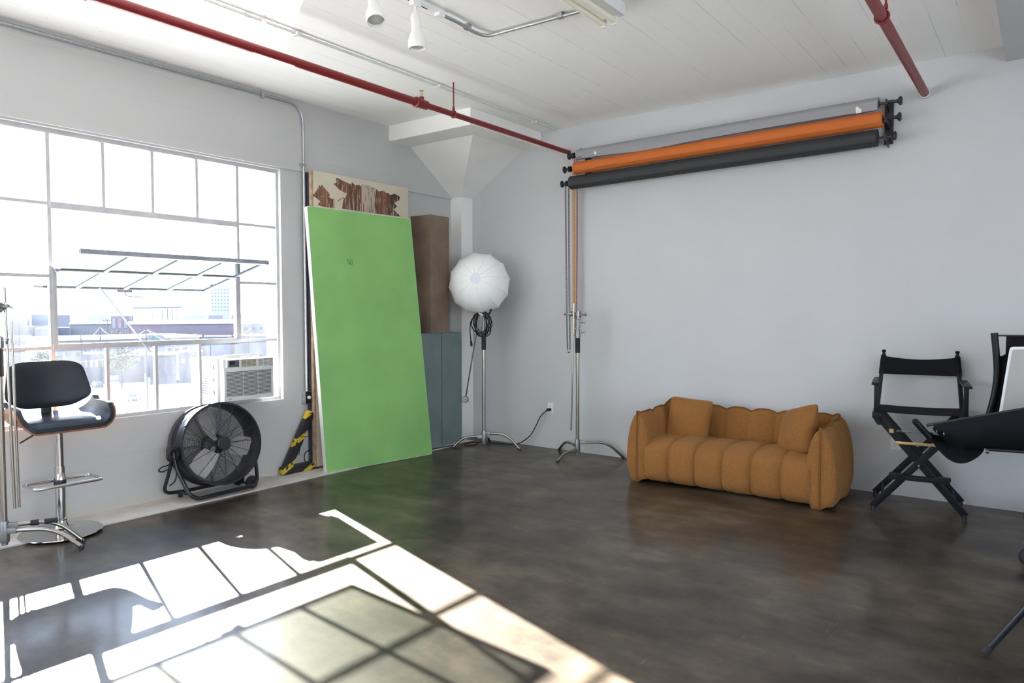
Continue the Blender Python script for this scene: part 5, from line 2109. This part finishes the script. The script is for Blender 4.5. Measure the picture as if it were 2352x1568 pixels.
b.build('terrace_canopy', M['b_pale'], tm, smooth=False)
b = MB()
for k in range(11):
    for q in (0, 8):
        c = ta + (tb - ta) * (k / 10) + bk * q
        b.bar(V(c.x, c.y, -1.7), V(c.x, c.y, 3.1), 0.16, 0.16, (1, 0, 0))
for z in (-1.0, 0.0):
    b.bar(V(ta.x, ta.y, z), V(tb.x, tb.y, z), 0.10, 0.10)
b.build('terrace_post', M['b_grey'], tm, smooth=False)
b = MB()
for k in range(26):
    c = p0 + al * (3 + k * 0.55) - bk * 0.2
    b.bar(V(c.x, c.y, -10.8), V(c.x, c.y, -7.4), 0.12, 0.12, (1, 0, 0))
b.build('fence_slat', M['b_pale'], tm, smooth=False)

tw, q0, q1, al2, bk2 = block('warehouse', 'low white warehouse with a rows of small dark openings, left part nearer', -69.8, -60.6, 236, -6.4, M['b_ware'], 26, roof=(0.7, 'b_roof'), dist1=250)
tw['label'] = 'long low white warehouse dotted with rows of small dark openings'
b = MB()
rw = random.Random(11)
L2_ = (q1 - q0).length
for r_ in range(2):
    for k in range(34):
        c = q0 + al2 * (3 + k * (L2_ - 6) / 33) - bk2 * 0.06
        z = -8.0 - r_ * 1.5 + rw.uniform(-0.15, 0.15)
        b.bar(V(c.x, c.y, z) - al2 * 0.16, V(c.x, c.y, z) + al2 * 0.16, 0.10, 0.34)
b.build('vent_opening', M['b_dark'], tw, smooth=False)
b = MB()
for k in range(4):
    c = q0 + al2 * (L2_ * (0.72 + 0.055 * k)) - bk2 * 0.06
    b.bar(V(c.x, c.y, -10.0) - al2 * 0.7, V(c.x, c.y, -10.0) + al2 * 0.7, 0.12, 0.9)
b.build('building_window', M['b_grey'], tw, smooth=False)

ts, s0, s1, al3, bk3 = block('shop_building', 'small white building carrying a teal square sign', -64.05, -62.95, 228, -4.9, M['b_white'], 8)
b = MB()
c = s0 + al3 * 2.1 - bk3 * 0.1
b.bar(V(c.x, c.y, -5.9) - al3 * 0.55, V(c.x, c.y, -5.9) + al3 * 0.55, 0.12, 1.2)
b.build('sign_board', M['sign_green'], ts, smooth=False)

block('office_block', 'white flat-roofed block left of the maroon building', -68.7, -66.1, 340, -3.2, M['b_white'], 30, roof=(0.5, 'b_roof'))
block('office_block', 'narrow grey slab standing in for the shade strip by the white flat-roofed block', -69.4, -68.75, 330, -4.3, M['b_grey'], 12)  # grey colour stands in for a strip of shade
block('tower_block', 'thin dark block seen through the leftmost pane', -71.1, -70.75, 328, -3.8, M['b_grey'], 10, wins=(2, [-5.5, -7.5, -9.5, -11.5], 0.6, 0.5))
block('office_block', 'broad white block right of the thin dark block', -70.7, -69.5, 325, -4.4, M['b_white'], 20)
block('row_building', 'low grey building at the left edge of the window view', -72.3, -70.9, 300, -6.8, M['b_pale'], 18, wins=(5, [-9, -12], 1.2, 1.0))
block('tower_block', 'tall tower paled in colour for distance haze', -59.8, -58.5, 900, 34, M['b_haze'], 28, wins=(6, [4, 8, 12, 16, 20, 24, 28], 1.6, 1.5), wm='b_pale')
block('row_building', 'grey row building with tall white panel beside the yard', -68.0, -66.75, 212, -9.1, M['b_grey'], 12, wins=(4, [-11.5], 0.7, 2.0), wm='b_white')
block('row_building', 'pale gabled building beside the leafy tree', -65.9, -64.3, 214, -9.9, M['b_pale'], 12, wins=(3, [-12], 0.9, 1.0))
block('row_building', 'grey stucco row building behind the big pole', -63.9, -62.2, 205, -9.6, M['b_grey'], 12, roof=(0.35, 'b_pale'), wins=(4, [-11.4, -14.2], 0.7, 1.3))
block('row_building', 'darker row building nearest the air conditioner', -62.0, -60.4, 206, -8.9, M['b_dark'], 12, wins=(3, [-11.2], 1.0, 1.2), wm='b_white')
block('row_building', 'white building with small windows at the right end of the view', -57.6, -55.0, 330, -3.4, M['b_white'], 20, wins=(5, [-5.5, -8.0], 1.0, 1.2), wm='b_grey')
block('row_building', 'pale low building in front of the right-hand white one', -58.2, -56.0, 280, -7.2, M['b_pale'], 16, roof=(0.4, 'b_roof'))
block('canopy_shed', 'blue grey shed roof right of the warehouse', -60.2, -58.5, 272, -7.3, M['b_blue'], 12, roof=(0.4, 'b_blue'))
block('shed', 'low white shed at the left end of the warehouse', -69.2, -67.9, 226, -8.0, M['b_white'], 8, roof=(0.3, 'b_white'), wins=(2, [-9.6], 1.2, 1.0))
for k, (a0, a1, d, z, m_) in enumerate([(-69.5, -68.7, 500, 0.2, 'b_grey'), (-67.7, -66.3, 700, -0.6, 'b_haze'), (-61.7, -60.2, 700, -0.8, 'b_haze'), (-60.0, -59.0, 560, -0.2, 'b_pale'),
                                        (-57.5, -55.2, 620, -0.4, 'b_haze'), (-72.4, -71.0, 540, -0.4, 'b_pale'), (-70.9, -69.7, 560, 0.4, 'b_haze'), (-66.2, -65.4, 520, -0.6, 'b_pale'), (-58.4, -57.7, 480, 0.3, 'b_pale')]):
    block('distant_building', 'pale distant block on the hazy skyline', a0, a1, d, z, M[m_], 25, group='distant skyline blocks', zbot=GZ)


# trees
def tree(label, deg, dist, z0, z1, w, name='tree', seed=1):
    p = bear(deg, dist, GZ)
    t = thing(name, label, 'tree', p)
    b = MB()
    b.cyl(p, V(p.x, p.y, z0 + (z1 - z0) * 0.4), 0.22, 8, 0.12)
    b.build('trunk', M['bark'], t)
    rr = random.Random(seed)
    b = MB()
    for k in range(700):
        u = rr.uniform(-1, 1)
        a = rr.uniform(0, 2 * PI)
        q = rr.uniform(0.45, 1.0)
        s = math.sqrt(max(1 - u * u, 0)) * q
        c = V(p.x + math.cos(a) * s * w, p.y + math.sin(a) * s * w, (z0 + z1) / 2 + u * q * (z1 - z0) / 2)
        n = V(rr.uniform(-1, 1), rr.uniform(-1, 1), rr.uniform(-1, 1)).normalized()
        x = n.cross(V(0.3, 0.2, 1)).normalized() * rr.uniform(0.2, 0.42)
        y = n.cross(x).normalized() * rr.uniform(0.2, 0.42)
        b.poly([c - x, c - y * 0.7, c + x, c + y * 0.7], n * 0.02)
    b.build('foliage', M['foliage'], t, smooth=False)


tree('large leafy tree in front of the row buildings below', -65.7, 198, -13.2, -6.6, 4.2, seed=2)
tree('bushy tree growing against the maroon building', -65.9, 286, -11.0, -5.0, 4.4, seed=3)
tree('small tree right of the long warehouse', -60.95, 284, -9.6, -6.1, 2.4, seed=4)
tree('rounded tree behind the bar stool', -70.2, 210, -12.6, -8.0, 3.4, seed=5)


# poles and wires
def pole(label, deg, dist, ztop, arms=1, r_=0.16):
    p = bear(deg, dist, GZ)
    t = thing('utility_pole', label, 'utility pole', p, group='wooden utility poles')
    b = MB()
    b.cyl(p, V(p.x, p.y, ztop), r_, 10, r_ * 0.7)
    b.build('pole_shaft', M['bark'], t)
    s = V(math.cos(R(deg)), -math.sin(R(deg)), 0)
    for k in range(arms):
        z = ztop - 0.5 - 1.5 * k
        b = MB()
        b.bar(V(p.x, p.y, z) - s * 1.3, V(p.x, p.y, z) + s * 1.3, 0.12, 0.14)
        for q in (-1.2, -0.6, 0.6, 1.2):
            c = V(p.x, p.y, z + 0.07) + s * q
            b.cyl(c, c + V(0, 0, 0.22), 0.06, 6)
        b.build('crossarm', M['bark'], t)
    return V(p.x, p.y, ztop - 0.45)


PA = pole('utility pole with two crossarms in front of the warehouse, left of the tree', -66.95, 207, -1.7, 2)
PB = pole('tall pole standing nearest, in the sunlit yard', -64.1, 148.2, -1.2, 3)
PC = pole('shorter utility pole at the left end of the warehouse', -68.1, 202, -3.8, 1)
PD = pole('bare pole seen through the leftmost pane', -71.6, 255, -0.9, 0)
PE = pole('far pole rising left of the maroon building', -66.5, 290, -0.8, 1)
PF = pole('lone pole near the right edge of the window', -57.2, 275, -0.4, 0)
for a, c, sag, lab in ((PA, PB, 2.2, 'overhead wire from the two-armed pole to the tall pole in the yard'), (PC, PA, 1.2, 'overhead wire between the two warehouse poles'),
                       (PB, bear(-57.0, 240, -3.5), 3.5, 'overhead wire from the tall pole off to the right'), (PB, bear(-56.0, 120, -6.5), 2.0, 'lower overhead wire crossing in front of the row buildings'),
                       (bear(-73.5, 150, -3.5), PB + V(0, 0, -3.2), 3.0, 'long low wire crossing the view from the left to the tall pole'), (bear(-73.5, 200, -2.6), PC, 1.5, 'overhead wire reaching the shorter pole from the left')):
    b = MB()
    b.tube([a * (1 - k / 16) + c * (k / 16) - V(0, 0, sag * 4 * (k / 16) * (1 - k / 16)) for k in range(17)], 0.055, 5)
    w_ = b.build('power_line', M['wire'])
    tag(w_, lab, 'overhead wire')


# cars in the yard
def car(label, deg, dist, head, m_):
    p = bear(deg, dist, GZ)
    t = thing('car', label, 'car', p, R(head))
    b = MB()
    prof = [(-2.15, 0.35), (-2.2, 0.75), (-1.9, 0.92), (-1.1, 0.98), (-0.55, 1.40), (0.75, 1.42), (1.45, 0.98), (2.05, 0.85), (2.2, 0.6), (2.15, 0.35)]
    rings = []
    for y in (-0.85, -0.80, 0.80, 0.85):
        k = 0.93 if abs(y) > 0.82 else 1
        rings.append([V(x * k, y, 0.35 + (z - 0.35) * (0.9 if abs(y) > 0.82 else 1)) for x, z in prof])
    b.quad_strip(rings)
    b.build('car_body', m_, t, local=True, smooth=False)
    b = MB()
    for s in (-1, 1):
        b.poly([(-1.0, s * 0.855, 1.0), (-0.55, s * 0.83, 1.32), (0.68, s * 0.83, 1.34), (1.25, s * 0.855, 1.0)], (0, s * 0.01, 0))
    b.poly([(1.42, -0.7, 1.02), (1.42, 0.7, 1.02), (0.80, 0.65, 1.39), (0.80, -0.65, 1.39)], (0.02, 0, 0.02))
    b.poly([(-1.08, -0.7, 1.02), (-1.08, 0.7, 1.02), (-0.60, 0.65, 1.38), (-0.60, -0.65, 1.38)], (-0.02, 0, 0.02))
    b.build('car_window', M['window_dark'], t, local=True, smooth=False)
    for x in (-1.35, 1.35):
        for s in (-1, 1):
            b = MB()
            b.cyl((x, s * 0.70, 0.33), (x, s * 0.88, 0.33), 0.33, 16)
            b.build('car_wheel', M['rubber'], t, local=True)


car('silver car parked alone in the middle of the sunlit yard', -64.95, 170, -40, M['car_silver'])
car('dark car beside the row buildings, above the stool seat', -67.2, 205, -10, M['car_dark'])
car('white car half hidden by the right edge of the stool back', -66.85, 156, 15, M['car_white'])
car('white vehicle parked behind the stool back', -71.6, 205, 10, M['car_white'])
